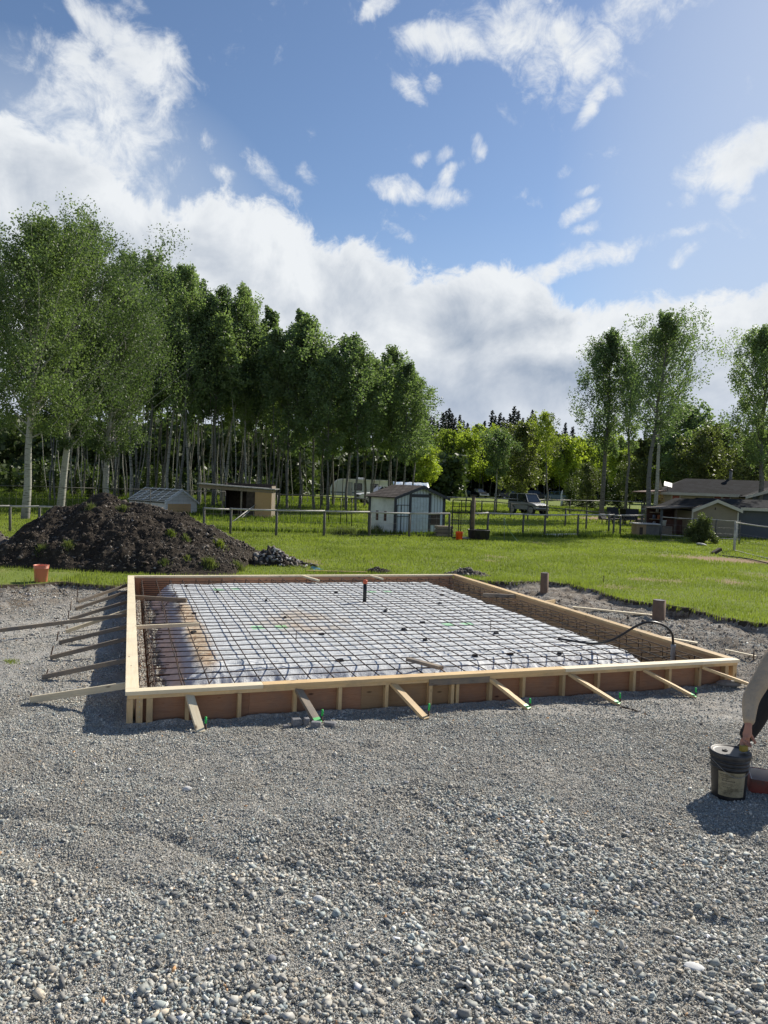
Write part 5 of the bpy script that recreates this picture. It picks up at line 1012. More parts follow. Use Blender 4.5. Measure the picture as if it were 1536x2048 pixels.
def shingle(name, c0, c1, ang, sc=1.):
    m = MT(name); g = m.n('ShaderNodeNewGeometry'); mp = m.n('ShaderNodeMapping'); mp.inputs['Rotation'].default_value = (0, 0, -ang); m.l(g.outputs['Position'], mp.inputs[0])
    s3 = m.sep(mp.outputs[0]); cbn = m.n('ShaderNodeCombineXYZ'); m.l(s3[1], cbn.inputs[0]); m.l(m.math('MULTIPLY', s3[2], 1.0), cbn.inputs[1])
    b = m.n('ShaderNodeTexBrick'); b.inputs['Scale'].default_value = 1; b.inputs['Mortar Size'].default_value = .012; b.inputs['Brick Width'].default_value = .30*sc; b.inputs['Row Height'].default_value = .07*sc; b.inputs['Color1'].default_value = (*c0, 1); b.inputs['Color2'].default_value = (*c1, 1); b.inputs['Mortar'].default_value = tuple(q*.35 for q in c0)+(1,)
    m.l(cbn.outputs[0], b.inputs['Vector']); c = m.mix(1.0, b.outputs[0], m.ramp(m.noise(m.geo(), 3, 5, .6), [(.3, (.75,)*3), (.7, (1.2,)*3)]), 'MULTIPLY'); m.col(c, 1.0, 0, .08); return m.m
rf = MB(fr_s); ov = .18
for s_ in (0, 1):
    e0 = (-ov, he-.09) if s_ == 0 else (w_s+ov, he-.09); rf = MB(fr_s); rf.prism([e0, (mid_, hr), (mid_, hr+.05), (e0[0], e0[1]+.05)] if s_ == 0 else [(mid_+.002, hr), e0, (e0[0], e0[1]+.05), (mid_+.002, hr+.05)], -.20, dS+.2); rf.build('roof', shingle('brown_shingles', (.095, .08, .07), (.15, .13, .115), th_), sh)
tr = MB(fr_s)
for x_ in (-.03, mid_-.72, mid_+.55, w_s-.09): tr.box(x_, x_+.14, -.03, -.001, .0, he-.02 if abs(x_-mid_) > 1.0 else he+.18)
tr.box(mid_-.58, mid_+.55, -.031, -.002, he-.02, he+.13); tr.box(mid_-.58, mid_+.55, -.031, -.002, .0, .11); tr.build('corner_trim', M['navy'], sh)
for s_ in (0, 1):
    e0 = -ov if s_ == 0 else w_s+ov; tr = MB(fr_s); a = (e0, he-.16), (mid_, hr-.10), (mid_, hr+.055), (e0, he-.035); tr.prism(a, -.225, -.203); tr.build('barge_board', M['navy'], sh)
tr = MB(fr_s); tr.box(mid_-.57, mid_+.54, -.020, -.002, .115, he-.025); dr = tr.build('door', simple('pale_metal_door', (.42, .50, .54), .4), sh)
m = MB(fr_s)
for k in range(17): x_ = mid_-.54+k*.065; m.box(x_, x_+.014, -.026, -.0205, .12, he-.03)
m.build('door_rib', M['ribbed'], dr)
m = MB(fr_s); m.box(.14, .16, -.022, -.003, .05, he-.42); m.box(.40, .43, -.022, -.003, .05, he-.40); m.box(.14, mid_-.74, -.022, -.003, he-.42, he-.39); m.box(.14, mid_-.74, -.022, -.003, .85, .88); m.build('panel_frame', M['navy'], sh)
m = MB(fr_s); m.box(mid_+.72, w_s-.28, -.024, -.003, .45, 1.05); m.build('nest_opening', M['bark_dark'], sh)
for y_ in (.55, 1.15): m = MB(fr_s); m.box(-.012, -.001, y_, y_+.18, .62, 1.08); m.build('side_window', simple('dark_red_opening', (.06, .025, .018), .7), sh)
m = MB(fr_s); m.box(-.03, 0, dS-.1, dS+.05, 0, he); m.build('corner_trim', M['navy'], sh)
for (u, v, r, lab) in ((765, 1066, .28, 'dark weedy bush at the left wall of the shed'), (690, 1070, .3, 'dark low weed clump left of the shed')):
    q = T(u, v); n = 500; xx = q[0]+rng.normal(0, r, n); yy = q[1]+rng.normal(0, .15, n); tag(blades('weed_clump', xx, yy, terrain(xx, yy), rng.uniform(.1, .45, n), np.full(n, .05), M['leaf_willow'], None, .8), lab, 'weed')

# ------------------------------------------------------------------ open shelter
q = gp(540, 1037); gzs = G(*q); fs = ((q[0], q[1], gzs), .05); st = thing('animal_shelter', 'open-fronted dark wooden shelter with a sloping metal roof and a tan plywood end', 'shelter', (q[0], q[1], gzs))
yS = q[1]; k_ = yS/1479
tan_ = wood('tan_ply_sheet', (.55, .33, .15), (.62, .42, .22), sheet=True)
m = MB(fs); m.box(-31*k_, 2*k_, -.02, 0, .05, 57*k_); m.build('tan_panel', tan_, st)
m = MB(fs); m.box(-97*k_, 2*k_, 2.4, 2.45, 0, 2.1); m.build('back_wall', M['bark_dark'], st)
m = MB(fs); m.box(2*k_-.05, 2*k_, .002, 2.4, 0, 2.0); m.build('end_wall', M['lumber_old'], st)
m = MB(fs); m.box(-97*k_, -97*k_+.05, 1.0, 2.398, 0, 2.1); m.build('end_wall', M['bark_dark'], st)
m = MB(fs); m.box(-48*k_, -31*k_-.01, .0, .05, 0, 55*k_); m.build('dark_panel', M['bark_dark'], st)
for x_ in (-97*k_, -60*k_): MB(fs).box(x_, x_+.1, .05, .15, 0, 60*k_).build('support_post', M['lumber_old'], st)
m = MB(fs); m.prism([(-144*k_, 64*k_), (9*k_, 57.5*k_), (9*k_, 59.5*k_), (-144*k_, 66*k_)], -.35, 2.9); m.build('roof', simple('galvanised_roof', (.34, .34, .33), .4, .4), st)
m = MB(fs); m.prism([(-142*k_, 56*k_), (6*k_, 50.5*k_), (6*k_, 57*k_), (-142*k_, 63.5*k_)], -.05, .04); m.build('roof_beam', M['lumber_old'], st)
for (a, b, lab) in (((503, 1034), (480, 1012), 'upper'), ((500, 1039), (482, 1015), 'lower')): pass
for (u0, v0, u1, v1, lab) in ((463, 1045, 510, 1010, 'long pale pole leaning on the shelter post'), (478, 1040, 508, 1014, 'shorter pale pole leaning beside the long one')):
    a = Vector(T(u0, v0)); b = Vector(D(u1, v1, yS-.1)); tag(MB().tube([a, b], .03, 6).build('leaning_pole', M['rail'], None, True), lab+' at the open shelter', 'pole')
# low white slatted-roof hut behind the pile, ridge running away to the left
q = D(331, 1030, 46); gh = thing('slatted_hut', 'low white hut with a pale slatted gable roof, half hidden behind the soil pile', 'hut', (q[0], q[1], G(q[0], q[1])))
aH = .95; fh = ((q[0], q[1], G(q[0], q[1])), aH); k_ = 46/1479; wh_ = 46*k_/cos(aH); Ld = 3.7; e_ = .12
zeh, zrh = 22*k_+.05, 46*k_+.05
m = MB(fh); m.prism([(0, 0), (wh_, 0), (wh_, zeh), (wh_/2, zrh), (0, zeh)], 0, .06); m.build('gable_wall', M['white'], gh)
m = MB(fh); m.box(.15, wh_-.5, -.01, -.001, 0, zeh-.1); m.build('tan_infill', tan_, gh)
m = MB(fh)
for t in range(6): m.box(.25+t*.16, wh_-.25-t*.16, -.02, -.002, zeh+.1+t*.10, zeh+.112+t*.10)
m.build('siding_line', M['concrete'], gh)
for s_ in (0, 1):
    x0_ = -e_ if s_ == 0 else wh_+e_
    m = MB(fh); m.prism([(x0_, zeh-.12), (wh_/2, zrh-.05), (wh_/2, zrh+.07), (x0_, zeh)], -.1, -.021); m.build('gable_trim', M['white'], gh)
    m = MB(fh); m.add([(x0_, -.02, zeh-.04), (wh_/2, -.02, zrh+.02), (wh_/2, Ld, zrh+.02), (x0_, Ld, zeh-.04)], [(0, 1, 2, 3)]); m.build('roof_sheet', M['post'], gh, solid=.02)
def slope_pt(u_, t_, off=0.): return (-e_+(wh_/2+e_)*t_, u_, zeh-.04+(zrh-zeh+.06)*t_+off)
for t in np.linspace(.04, .98, 9): MB(fh).tube([slope_pt(0, t, .05), slope_pt(Ld, t, .05)], .028, 5).build('roof_slat', M['white'], gh)
for u_ in np.linspace(0, Ld, 6): MB(fh).tube([slope_pt(u_, 0, .08), slope_pt(u_, 1, .08)], .03, 5).build('roof_rafter', M['white'], gh)
for (x_, y_) in ((0, .06), (wh_-.05, .06)): MB(fh).box(x_, x_+.05, y_, Ld, 0, zeh-.05).build('side_wall', M['white'], gh)
MB(fh).box(.051, wh_-.051, Ld-.06, Ld, 0, zeh-.05).build('back_wall', M['white'], gh)

# ------------------------------------------------------------------ vehicles
def vehicle(label, cat, name, x, y, ang, L, Wd, lower, cabin, wheels, wr, body, glass='glass', extra=None, group=None):
    """lower / cabin: side profiles (x, z); local x = forward, y = left"""
    g0 = G(x, y); t_ = thing(name, label, cat, (x, y, g0), group); f = ((x, y, g0), ang)
    def loft(poly, w0, w1):  # tapered across height by inset
        m = MB(f); zs_ = [p[1] for p in poly]; z0, z1 = min(zs_), max(zs_); n = len(poly); vs = []
        for s_ in (-1, 1): vs += [(px, s_*(w0+(w1-w0)*(pz_-z0)/(z1-z0)), pz_) for px, pz_ in poly]
        m.add(vs, [tuple(range(n)), tuple(range(2*n-1, n-1, -1))]+[(i, i+n, (i+1) % n+n, (i+1) % n) for i in range(n)]); return m
    loft(lower, Wd/2, Wd/2*.97).build('body', body, t_, bevel=.04)
    if cabin:
        loft(cabin, Wd/2*.95, Wd/2*.80).build('cabin', M[glass], t_, bevel=.03)
        top = max(p[1] for p in cabin); xs_ = [p[0] for p in cabin if p[1] > top-.05]; MB(f).box(min(xs_)-.04, max(xs_)+.04, -Wd/2*.82, Wd/2*.82, top-.02, top+.05).build('roof', body, t_, bevel=.02)
        bt = min(p[1] for p in cabin); xb = [p[0] for p in cabin if p[1] < bt+.05]
        for s_ in (-1, 1):
            for (xa, xb_) in ((max(xb), max(xs_)), (min(xb), min(xs_)), ((max(xb)+min(xb))/2-.05, (max(xs_)+min(xs_))/2-.05)):
                MB(f).tube([(xa, s_*Wd/2*.955, bt), (xb_, s_*Wd/2*.81, top)], .04, 5).build('pillar', body, t_)
    for wx in wheels:
        for s_ in (-1, 1):
            y0 = s_*(Wd/2-.12); m = MB(f); n = 20; prof_ = [(wr*.62, -.11), (wr*.93, -.12), (wr, -.08), (wr, .08), (wr*.93, .12), (wr*.62, .11)]
            vs = [(wx+r*cos(2*pi*k/n), y0+o_, wr+r*sin(2*pi*k/n)) for r, o_ in prof_ for k in range(n)]; wh = thing('wheel', None, None, (0, 0, 0)) if False else None
            w_ = m.add(vs, [(i*n+k, i*n+(k+1) % n, (i+1)*n+(k+1) % n, (i+1)*n+k) for i in range(len(prof_)-1) for k in range(n)]).build('wheel', M['tyre'], t_, True)
            m = MB(f); m.add([(wx+wr*.62*cos(2*pi*k/n), y0+s_*.09, wr+wr*.62*sin(2*pi*k/n)) for k in range(n)], [tuple(range(n)) if s_ < 0 else tuple(range(n-1, -1, -1))]); m.build('rim', M['chrome'], w_)
    fx = max(p[0] for p in lower); zf = sorted(p[1] for p in lower)[-1]
    for s_ in (-1, 1): MB(f).box(fx-.06, fx+.02, s_*Wd*.38-.14, s_*Wd*.38+.14, zf*.62, zf*.78).build('headlight', M['lamp'], t_, bevel=.02)
    MB(f).box(fx-.02, fx+.10, -Wd*.47, Wd*.47, .42, .60).build('bumper', M['chrome'] if extra != 'dark' else M['black'], t_, bevel=.02)
    MB(f).box(fx-.03, fx+.015, -Wd*.22, Wd*.22, zf*.58, zf*.80).build('grille', M['black'], t_)
    if cabin:
        for s_ in (-1, 1): MB(f).box(max(xb)-.35, max(xb)-.15, s_*(Wd/2+.02), s_*(Wd/2+.2), bt+.02, bt+.2).build('mirror', M['black'], t_, bevel=.02)
    return t_
M['lamp'] = simple('headlamp_glass', (.55, .55, .52), .15)
white_car = simple('white_car_paint', (.80, .80, .78), .25, 0, .04); blue_car = simple('blue_car_paint', (.05, .10, .14), .3, 0, .1); dark_car = simple('dark_car_paint', (.015, .018, .025), .3, 0, .1); silver = simple('silver_car_paint', (.26, .27, .28), .35, .3, .06)
# pickup: faces left and slightly to the camera
yT = 78; xT = D(765, 1000, yT)[0]
pick_low = [(-2.9, .55), (-2.9, 1.15), (-.75, 1.15), (.9, 1.18), (1.05, 1.22), (2.55, 1.08), (2.8, .95), (2.85, .5), (2.3, .42), (-2.3, .42)]
vehicle('white pickup truck parked among trees beside the camper trailer, facing left', 'pickup truck', 'pickup_truck', xT, yT, pi+.38, 5.8, 1.95, pick_low, [(-.75, 1.15), (-.65, 1.85), (.35, 1.88), (1.15, 1.2)], (-1.8, 1.8), .40, white_car)
yU = 67; xU = D(1056, 1000, yU)[0]
utv = [(-1.75, .55), (-1.75, 1.15), (.5, 1.15), (1.35, 1.05), (1.75, .92), (1.8, .55), (1.2, .45), (-1.2, .45)]
vehicle('boxy off-road car with a pale hood and dark cab, parked behind the rail fence', 'off-road car', 'offroad_car', xU, yU, -.98, 3.6, 1.65, utv, [(-1.7, 1.15), (-1.65, 1.82), (.35, 1.85), (.8, 1.15)], (-1.15, 1.2), .42, silver, 'glass', 'dark')
yB = 118
vehicle('old blue pickup truck with a pale roof parked at the dark wood edge', 'pickup truck', 'pickup_truck', D(906, 990, yB)[0], yB, -.25, 5.2, 1.9, pick_low, [(-.75, 1.15), (-.6, 1.72), (.35, 1.74), (1.05, 1.2)], (-1.8, 1.8), .38, blue_car)
carl = [(-2.1, .35), (-2.2, .85), (-1.7, .95), (1.0, .95), (2.0, .80), (2.15, .4), (1.6, .3), (-1.6, .3)]; carc = [(-1.6, .95), (-1.05, 1.42), (.2, 1.42), (.95, .95)]
for (u, v, lab) in ((955, 992, 'dark car in deep shade between the blue pickup and the slender white stem'), (1018, 992, 'dark car in shade just left of the boxy off-road car'), (1073, 992, 'dark van-like car in shade behind the boxy off-road car'), (1108, 993, 'dark car with a blue tarp cover beside the carved white post')):
    vehicle(lab, 'car', 'parked_car', D(u, v, 116)[0], 116, random.choice((-1.2, -.3, pi+.4)), 4.3, 1.75, carl, carc, (-1.35, 1.35), .32, dark_car if u != 1108 else blue_car)
# travel trailer
yV = 84; k_ = yV/1479; xV = D(660, 1000, yV)[0]; gv = G(xV, yV); fv = ((xV, yV, gv), .10); tv = thing('travel_trailer', 'white travel trailer with a sloped nose parked among aspens', 'trailer', (xV, yV, gv))
zt_ = D(700, 958, yV)[2]-gv; m = MB(fv); m.prism([(0, .55), (0, 1.35), (.25, zt_-.55), (.8, zt_-.1), (1.3, zt_), (6.6, zt_), (6.6, .55)], 0, 2.3); m.build('trailer_body', simple('off_white_panel', (.72, .73, .70), .4, 0, .08, 1), tv, bevel=.05)
for (a, b, c, d_) in ((2.75, 3.55, 1.25, 1.95), (4.6, 5.4, 1.45, 1.95)):
    MB(fv).box(a-.06, b+.06, -.022, -.002, c-.06, d_+.06).build('window_frame', M['black'], tv); MB(fv).box(a, b, -.034, -.024, c, d_).build('window', M['glass'], tv)
dd = MB(fv).box(1.9, 2.5, -.02, -.002, .62, zt_-.35).build('door', simple('grey_door', (.35, .37, .37), .4), tv); MB(fv).box(2.4, 2.45, -.05, -.021, 1.2, 1.35).build('door_handle', M['black'], dd)
MB(fv).box(.06, 6.58, -.012, -.003, .85, .97).build('stripe', blue_car, tv); MB(fv).box(1.3, 6.55, -.35, -.02, zt_-.06, zt_+.02).build('awning_roll', M['white'], tv); MB(fv).box(3.0, 4.0, .8, 1.5, zt_, zt_+.22).build('roof_vent', M['white'], tv, bevel=.04)
for x_ in (3.1, 3.95):
    m = MB(fv); n = 18; m.add([(x_+.36*cos(2*pi*k/n), o_, .36+.36*sin(2*pi*k/n)) for o_ in (.02, .25) for k in range(n)], [tuple(range(n)), tuple(range(2*n-1, n-1, -1))]+[(k, k+n, (k+1) % n+n, (k+1) % n) for k in range(n)]); m.build('wheel', M['tyre'], tv)
MB(fv).tube([(0, 1.15, .6), (-1.2, 1.15, .5)], .06, 6).build('hitch', M['steel_black'], tv); MB(fv).tube([(-1.1, 1.15, 0), (-1.1, 1.15, .6)], .04, 6).build('jack', M['steel_black'], tv)
# tarp shelter
yC = 92; k_ = yC/1479; a = D(786, 1000, yC); gc_ = G(a[0], a[1]); ft = ((a[0], a[1], gc_), .12); tt = thing('tarp_tent', 'long tent with a silver and blue tarp roof behind the shed', 'tent', (a[0], a[1], gc_))
zr = D(800, 963, yC)[2]-gc_; ze = D(800, 976, yC)[2]-gc_; Lc = 73*k_
tm = MT('silver_blue_tarp'); vv = tm.geo(); tm.col(tm.ramp(tm.noise(vv, 1.2, 5, .6, .8), [(.35, (.42, .48, .55)), (.5, (.62, .66, .70)), (.62, (.25, .38, .55)), (.72, (.55, .60, .66))]), .35); tm.bump(tm.noise(vv, 3, 4), .8, .1)
m = MB(ft); nx = 14; vs = []
for k in range(nx+1):
    x_ = Lc*k/nx; sg2 = .07*abs(sin(k*pi/3.5)); vs += [(x_, -.02, ze-.45-sg2), (x_-.0, 0, ze-sg2*.5), (x_+.1, 1.6, zr-sg2), (x_+.1, 3.2, ze)]
m.add(vs, [(4*k+i, 4*k+4+i, 4*k+5+i, 4*k+1+i) for k in range(nx) for i in range(3)]); m.build('tarp_roof', tm.m, tt, True, solid=.02)
for x_ in (0, Lc/2, Lc):
    for y_ in (.03, 3.15): MB(ft).tube([(x_, y_, 0), (x_, y_, ze)], .04, 6).build('tent_pole', M['wire'], tt)
m = MB(ft); m.box(Lc*.35, Lc-.05, .1, .14, .1, ze-.3); m.build('blue_wall', simple('blue_tarp_wall', (.03, .06, .13), .5), tt)

# carved pale stump post
q = T(1125, 993); q = D(1124, 993, 92); q[2] = G(q[0], q[1]); tag(MB().tube([(q[0]+.05, q[1], q[2]-.1), (q[0], q[1], q[2]+.7), (q[0]-.05, q[1], q[2]+1.5), (q[0]+.03, q[1], q[2]+1.95)], [.22, .15, .12, .05], 8).build('stump_post', M['white'], None, True), 'pale peeled stump post standing at the wood edge beside dark cars', 'post')

# ------------------------------------------------------------------ house and outbuildings on the right
siding = MT('tan_lap_siding'); zz = siding.sep(siding.geo())[2]; ww = siding.math('FRACT', siding.math('MULTIPLY', zz, 5.2)); siding.col(siding.mix(siding.ramp(ww, [(.0, (1, 1, 1)), (.12, (0, 0, 0))]), siding.ramp(siding.noise(siding.geo(), 1.2, 4), [(.3, (.36, .30, .20)), (.7, (.42, .35, .245))]), (.16, .13, .09)), .7); siding.bump(ww, .4, .02)
tanwall = simple('tan_painted_panel', (.25, .215, .155), .8, 0, .12, 1.0, dirt=(.19, .165, .12)); greywall = simple('slate_grey_wall', (.085, .095, .11), .8, 0, .12, .8)
roofm = shingle('dark_shingles', (.018, .019, .022), (.032, .034, .040), pi/2, 1.4); trimw = simple('cream_trim', (.50, .47, .40), .6, 0, .1, 2)
reddoor = simple('faded_red_door', (.30, .075, .045), .6, 0, .15, 2)
yH = 56; kH = yH/1479; hx0 = D(1327, 1000, yH)[0]; gH = G(hx0, yH); hs = thing('house', 'low tan house with lap siding, red doors and a dark shingle roof', 'house', (hx0, yH, gH)); fH = ((hx0, yH, gH), -.25)
def hz(v, u=1400, y=yH): return D(u, v, y)[2]-gH
LW = 17.5; eav = hz(987, 1400); rid = hz(959, 1420, yH+2.8); ov = .55
m = MB(fH); m.box(0, LW, 0, .2, 0, eav-.02); m.build('front_wall', siding.m, hs)
m = MB(fH); m.prism([(.0, 0), (8.4, 0), (8.4, eav-.02), (4.2, rid-.12), (.0, eav-.02)], 0, .2, 'x'); m.v = [m.pt(p) for p in []] or m.v; m.build('end_wall', siding.m, hs) if False else None
m = MB(fH); m.add([(0, .202, 0), (0, 5.6, 0), (0, 5.6, eav-.02), (0, 2.8, rid-.1), (0, .202, eav-.02)], [(0, 1, 2, 3, 4)]); m.build('end_wall', siding.m, hs)
m = MB(fH); m.box(0, LW, 5.45, 5.6, 0, eav); m.build('back_wall', siding.m, hs)
hipx = 1.9
m = MB(fH); m.add([(-.5, -ov, eav), (LW+.5, -ov, eav), (LW+.5, 2.8, rid), (hipx, 2.8, rid)], [(0, 1, 2, 3)]); m.add([(-.5, -ov, eav), (hipx, 2.8, rid), (-.5, 5.6+ov, eav)], [(0, 1, 2)]); m.add([(hipx, 2.8, rid), (LW+.5, 2.8, rid), (LW+.5, 5.6+ov, eav), (-.5, 5.6+ov, eav)], [(0, 1, 2, 3)]); m.build('roof', roofm, hs)
m = MB(fH); m.box(-.52, 5.2, -ov-.03, -ov+.02, eav-.18, eav+.02); m.box(-.54, -.49, -ov-.03, 5.6+ov, eav-.18, eav+.02); m.build('fascia', trimw, hs)
m = MB(fH); m.box(-.7, 5.2, -ov+.03, .0, eav-.17, eav-.14); m.build('soffit', trimw, hs)
# projecting gable wing on the right
gx0 = 5.65; gy0 = -2.4; m = MB(fH); apx = gx0+5.2; apz = eav+1.75
m.prism([(gx0, 0), (gx0+10.4, 0), (gx0+10.4, eav-.05), (apx, apz-.12), (gx0, eav-.05)], gy0, gy0+.15); m.build('gable_wall', greywall, hs)
m = MB(fH); m.box(gx0, gx0+.1, gy0+.152, -.002, 0, eav-.05); m.build('wing_wall', siding.m, hs)
for s_ in (-1, 1):
    m = MB(fH); e0 = apx+s_*5.75; ez = eav-.12; m.add([(e0, gy0-.45, ez), (apx, gy0-.45, apz), (apx, 2.8, apz), (e0, 2.8, ez)], [(0, 1, 2, 3)] if s_ < 0 else [(3, 2, 1, 0)]); m.build('wing_roof', roofm, hs, solid=.06)
    m = MB(fH); m.prism([(e0, ez-.16), (apx, apz-.16), (apx, apz+.05), (e0, ez+.05)], gy0-.50, gy0-.455); m.build('barge_board', trimw, hs)
m = MB(fH); m.box(gx0+2.1, gx0+3.6, gy0-.02, gy0-.002, eav-.35, eav-.05); m.build('vent_window', M['glass'], hs)
def opening(fr_, x0_, x1_, z0_, z1_, y_, mat, nm, parent, t=.09):
    fm = MB(fr_); fm.box(x0_-t, x0_, y_-.04, y_-.003, z0_, z1_+t); fm.box(x1_, x1_+t, y_-.04, y_-.003, z0_, z1_+t); fm.box(x0_, x1_, y_-.04, y_-.003, z1_, z1_+t); f_ = fm.build(nm+'_frame', trimw, parent); MB(fr_).box(x0_, x1_, y_-.03, y_-.004, z0_, z1_).build(nm, mat, parent)
opening(fH, .62, 1.12, .2, hz(991, 1352), 0, reddoor, 'door', hs)
opening(fH, 3.55, 4.0, .9, hz(993, 1425), 0, reddoor, 'window', hs); opening(fH, 4.15, 4.6, .9, hz(993, 1425), 0, simple('dark_red_shutter', (.15, .05, .035), .7), 'shutter', hs)
m = MB(fH); cxx = (D(1427, 960, yH+3)[0]-hx0)/cos(.25); m.tube([(cxx, 3.2, rid-.4), (cxx, 3.2, rid+.72)], .11, 12); ch = m.build('chimney_pipe', M['concrete'], hs, True); MB(fH).lathe([(0, rid+.84), (.2, rid+.78), (.2, rid+.74), (.1, rid+.72)], (cxx, 3.2, 0), 14).build('chimney_cap', M['steel_black'], ch, True)
# white dish panel on a pole
M['dish'] = simple('dish_white', (.5, .5, .5), .5)
q = D(1336, 969, yH-.5); dp = thing('roof_dish', 'white rectangular satellite dish tilted at the left end of the house roof', 'dish', tuple(q)); dm = MB(); c_ = Vector(q); ux, uy = Vector((.30, 0, -.07)), Vector((.10, .25, .16)); n_ = ux.cross(uy).normalized()*.02
dm.add([c_-ux-uy, c_+ux-uy, c_+ux+uy, c_-ux+uy, c_-ux-uy+n_, c_+ux-uy+n_, c_+ux+uy+n_, c_-ux+uy+n_], [(0, 3, 2, 1), (4, 5, 6, 7), (0, 1, 5, 4), (1, 2, 6, 5), (2, 3, 7, 6), (3, 0, 4, 7)]); dm.build('dish_panel', M['dish'], dp); MB().tube([c_, c_+Vector((.1, .3, -.6))], .02, 6).build('dish_mast', M['wire'], dp)
# downspout post + gutter
dq = D(1322, 1000, yH-.6); dsp = MB(); dsp.tube([D(1317, 989, yH-.6), D(1324, 994, yH-.6), D(1323, 1012, yH-.6), D(1320, 1030, yH-.6)], .05, 6); dsp.build('downspout', trimw, hs)
# tan gabled garage
yG = 42; kG = yG/1479; g0x = D(1385, 1000, yG)[0]; gG = G(g0x, yG); ga_ = thing('tan_garage', 'tan panelled garage with a low gable facing the lawn, before the house', 'garage', (g0x, yG, gG)); fG = ((g0x, yG, gG), -.02)
def gzv(v, u): return D(u, v, yG)[2]-gG
wG = 93*kG; zE = gzv(1017, 1385); zA = gzv(1000, 1431)
m = MB(fG); m.prism([(0, 0), (wG, 0), (wG, gzv(1019, 1477)), (46*kG, zA-.05), (0, zE)], 0, .1); m.build('gable_wall', tanwall, ga_)
m = MB(fG); m.box(0, .08, .102, 6, 0, zE-.02); m.build('side_wall', tanwall, ga_)
for s_ in (0, 1):
    e0 = -3.5*kG if s_ == 0 else wG+3.5*kG; ez = zE-.10 if s_ == 0 else gzv(1021, 1480); m = MB(fG); m.add([(e0, -.25, ez), (46*kG, -.25, zA+.02), (46*kG, 6.2, zA+.02), (e0, 6.2, ez)], [(0, 1, 2, 3)] if s_ == 0 else [(3, 2, 1, 0)]); m.build('roof', roofm, ga_, solid=.05)
    m = MB(fG); m.prism([(e0, ez-.14), (46*kG, zA-.14), (46*kG, zA+.04), (e0, ez+.04)], -.30, -.255); m.build('barge_board', trimw, ga_)
m = MB(fG); m.box(0, .08, -.02, -.002, 0, zE-.05); m.box(wG-.08, wG, -.02, -.002, 0, zE-.12); m.build('corner_trim', trimw, ga_)
MB(fG).box(46*kG-.03, 46*kG+.03, -.02, -.002, zA-.55, zA-.42).build('vent', M['bark_dark'], ga_)
# slate wing right of the garage
yW = 42.5; w0x = D(1479, 1000, yW)[0]; gW = G(w0x, yW); wg = thing('grey_outbuilding', 'dark slate-grey long outbuilding at the right edge beside the tan garage', 'outbuilding', (w0x, yW, gW)); fW = ((w0x, yW, gW), -.02)
def wz(v, u, y=yW): return D(u, v, y)[2]-gW
m = MB(fW); m.box(0, 6, 0, .1, 0, wz(1019, 1500)); m.build('front_wall', greywall, wg); m = MB(fW); m.box(5.9, 6, .102, 5, 0, wz(1019, 1500)); m.build('side_wall', greywall, wg)
m = MB(fW); ze_, zr_ = wz(1016.5, 1500), wz(999, 1500, yW+2.6); m.add([(-.9, -.3, ze_), (6.4, -.3, ze_), (6.4, 2.6, zr_), (-1.4, 2.6, zr_)], [(0, 1, 2, 3)]); m.add([(-1.4, 2.6, zr_), (6.4, 2.6, zr_), (6.4, 5.4, ze_), (-1.4, 5.4, ze_)], [(0, 1, 2, 3)]); m.build('roof', roofm, wg, solid=.05)
MB(fW).box(-.05, 6.4, -.34, -.305, ze_-.14, ze_+.03).build('fascia', trimw, wg)
# lean-to with shelves
yL = 42.2; l0 = D(1322, 1000, yL)[0]; gL_ = G(l0, yL); lt = thing('lean_to', 'open dark lean-to with shelves between the dog house and the tan garage', 'lean-to', (l0, yL, gL_)); fLt = ((l0, yL, gL_), -.02); kL = yL/1479
zl, zr_ = D(1325, 1017, yL)[2]-gL_, D(1380, 1012.5, yL)[2]-gL_
m = MB(fLt); m.prism([(-.1, zl-.05), (62*kL, zr_-.05), (62*kL, zr_), (-.1, zl)], -.4, 2.6); m.build('roof', M['bark_dark'], lt)
MB(fLt).box(.0, 61*kL, 2.3, 2.36, 0, zl-.06).build('back_wall', simple('dark_red_boards', (.05, .022, .018), .8, 0, .3, 3), lt)
for x_ in (0, 28*kL): MB(fLt).box(x_, x_+.12, -.1, .02, 0, zl-.06).build('support_post', simple('blue_grey_post', (.05, .06, .075), .7) if x_ == 0 else M['bark_dark'], lt)
for z_ in (.45, .85, 1.25): MB(fLt).box(.15, 26*kL, 1.7, 2.28, z_, z_+.04).build('shelf', M['lumber_old'], lt)
MB(fLt).box(28*kL, 60*kL, 1.2, 1.25, 0, .9).build('red_panel', simple('dull_red_panel', (.10, .045, .035), .8), lt)
q = (l0+14*kL*1.0, yL+.5, gL_+.55)
tag(MB().box(q[0]-.45, q[0]+.45, q[1]-.2, q[1]+.2, gL_+.02, gL_+.53).build('work_bench', M['lumber_old']), 'low dark bench in the lean-to under the white pot', 'bench')
wpot = thing('white_pot', 'white bucket on the bench in the lean-to', 'bucket', q); MB().lathe([(0, 0), (.13, 0), (.16, .30), (.18, .31), (.16, .32), (.12, .03), (0, .03)], q, 18).build('pot_body', M['white'], wpot, True)
for k, (dx_, z_, cc_) in enumerate(((.35, .49, (.3, .3, .32)), (.6, .89, (.35, .12, .05)), (.32, .89, (.08, .1, .16)), (.5, 1.29, (.4, .4, .38)))):
    tag(MB(fLt).lathe([(0, 0), (.09, 0), (.09, .20), (.05, .24), (0, .24)], (dx_, 1.95, z_), 12).build('paint_can', simple('can_%d' % k, cc_, .5), None, True), ['grey can on the lowest shelf of the lean-to', 'rusty orange can on the middle shelf', 'dark blue can on the middle shelf', 'pale can on the top shelf of the lean-to'][k], 'can', 'cans on the lean-to shelves')
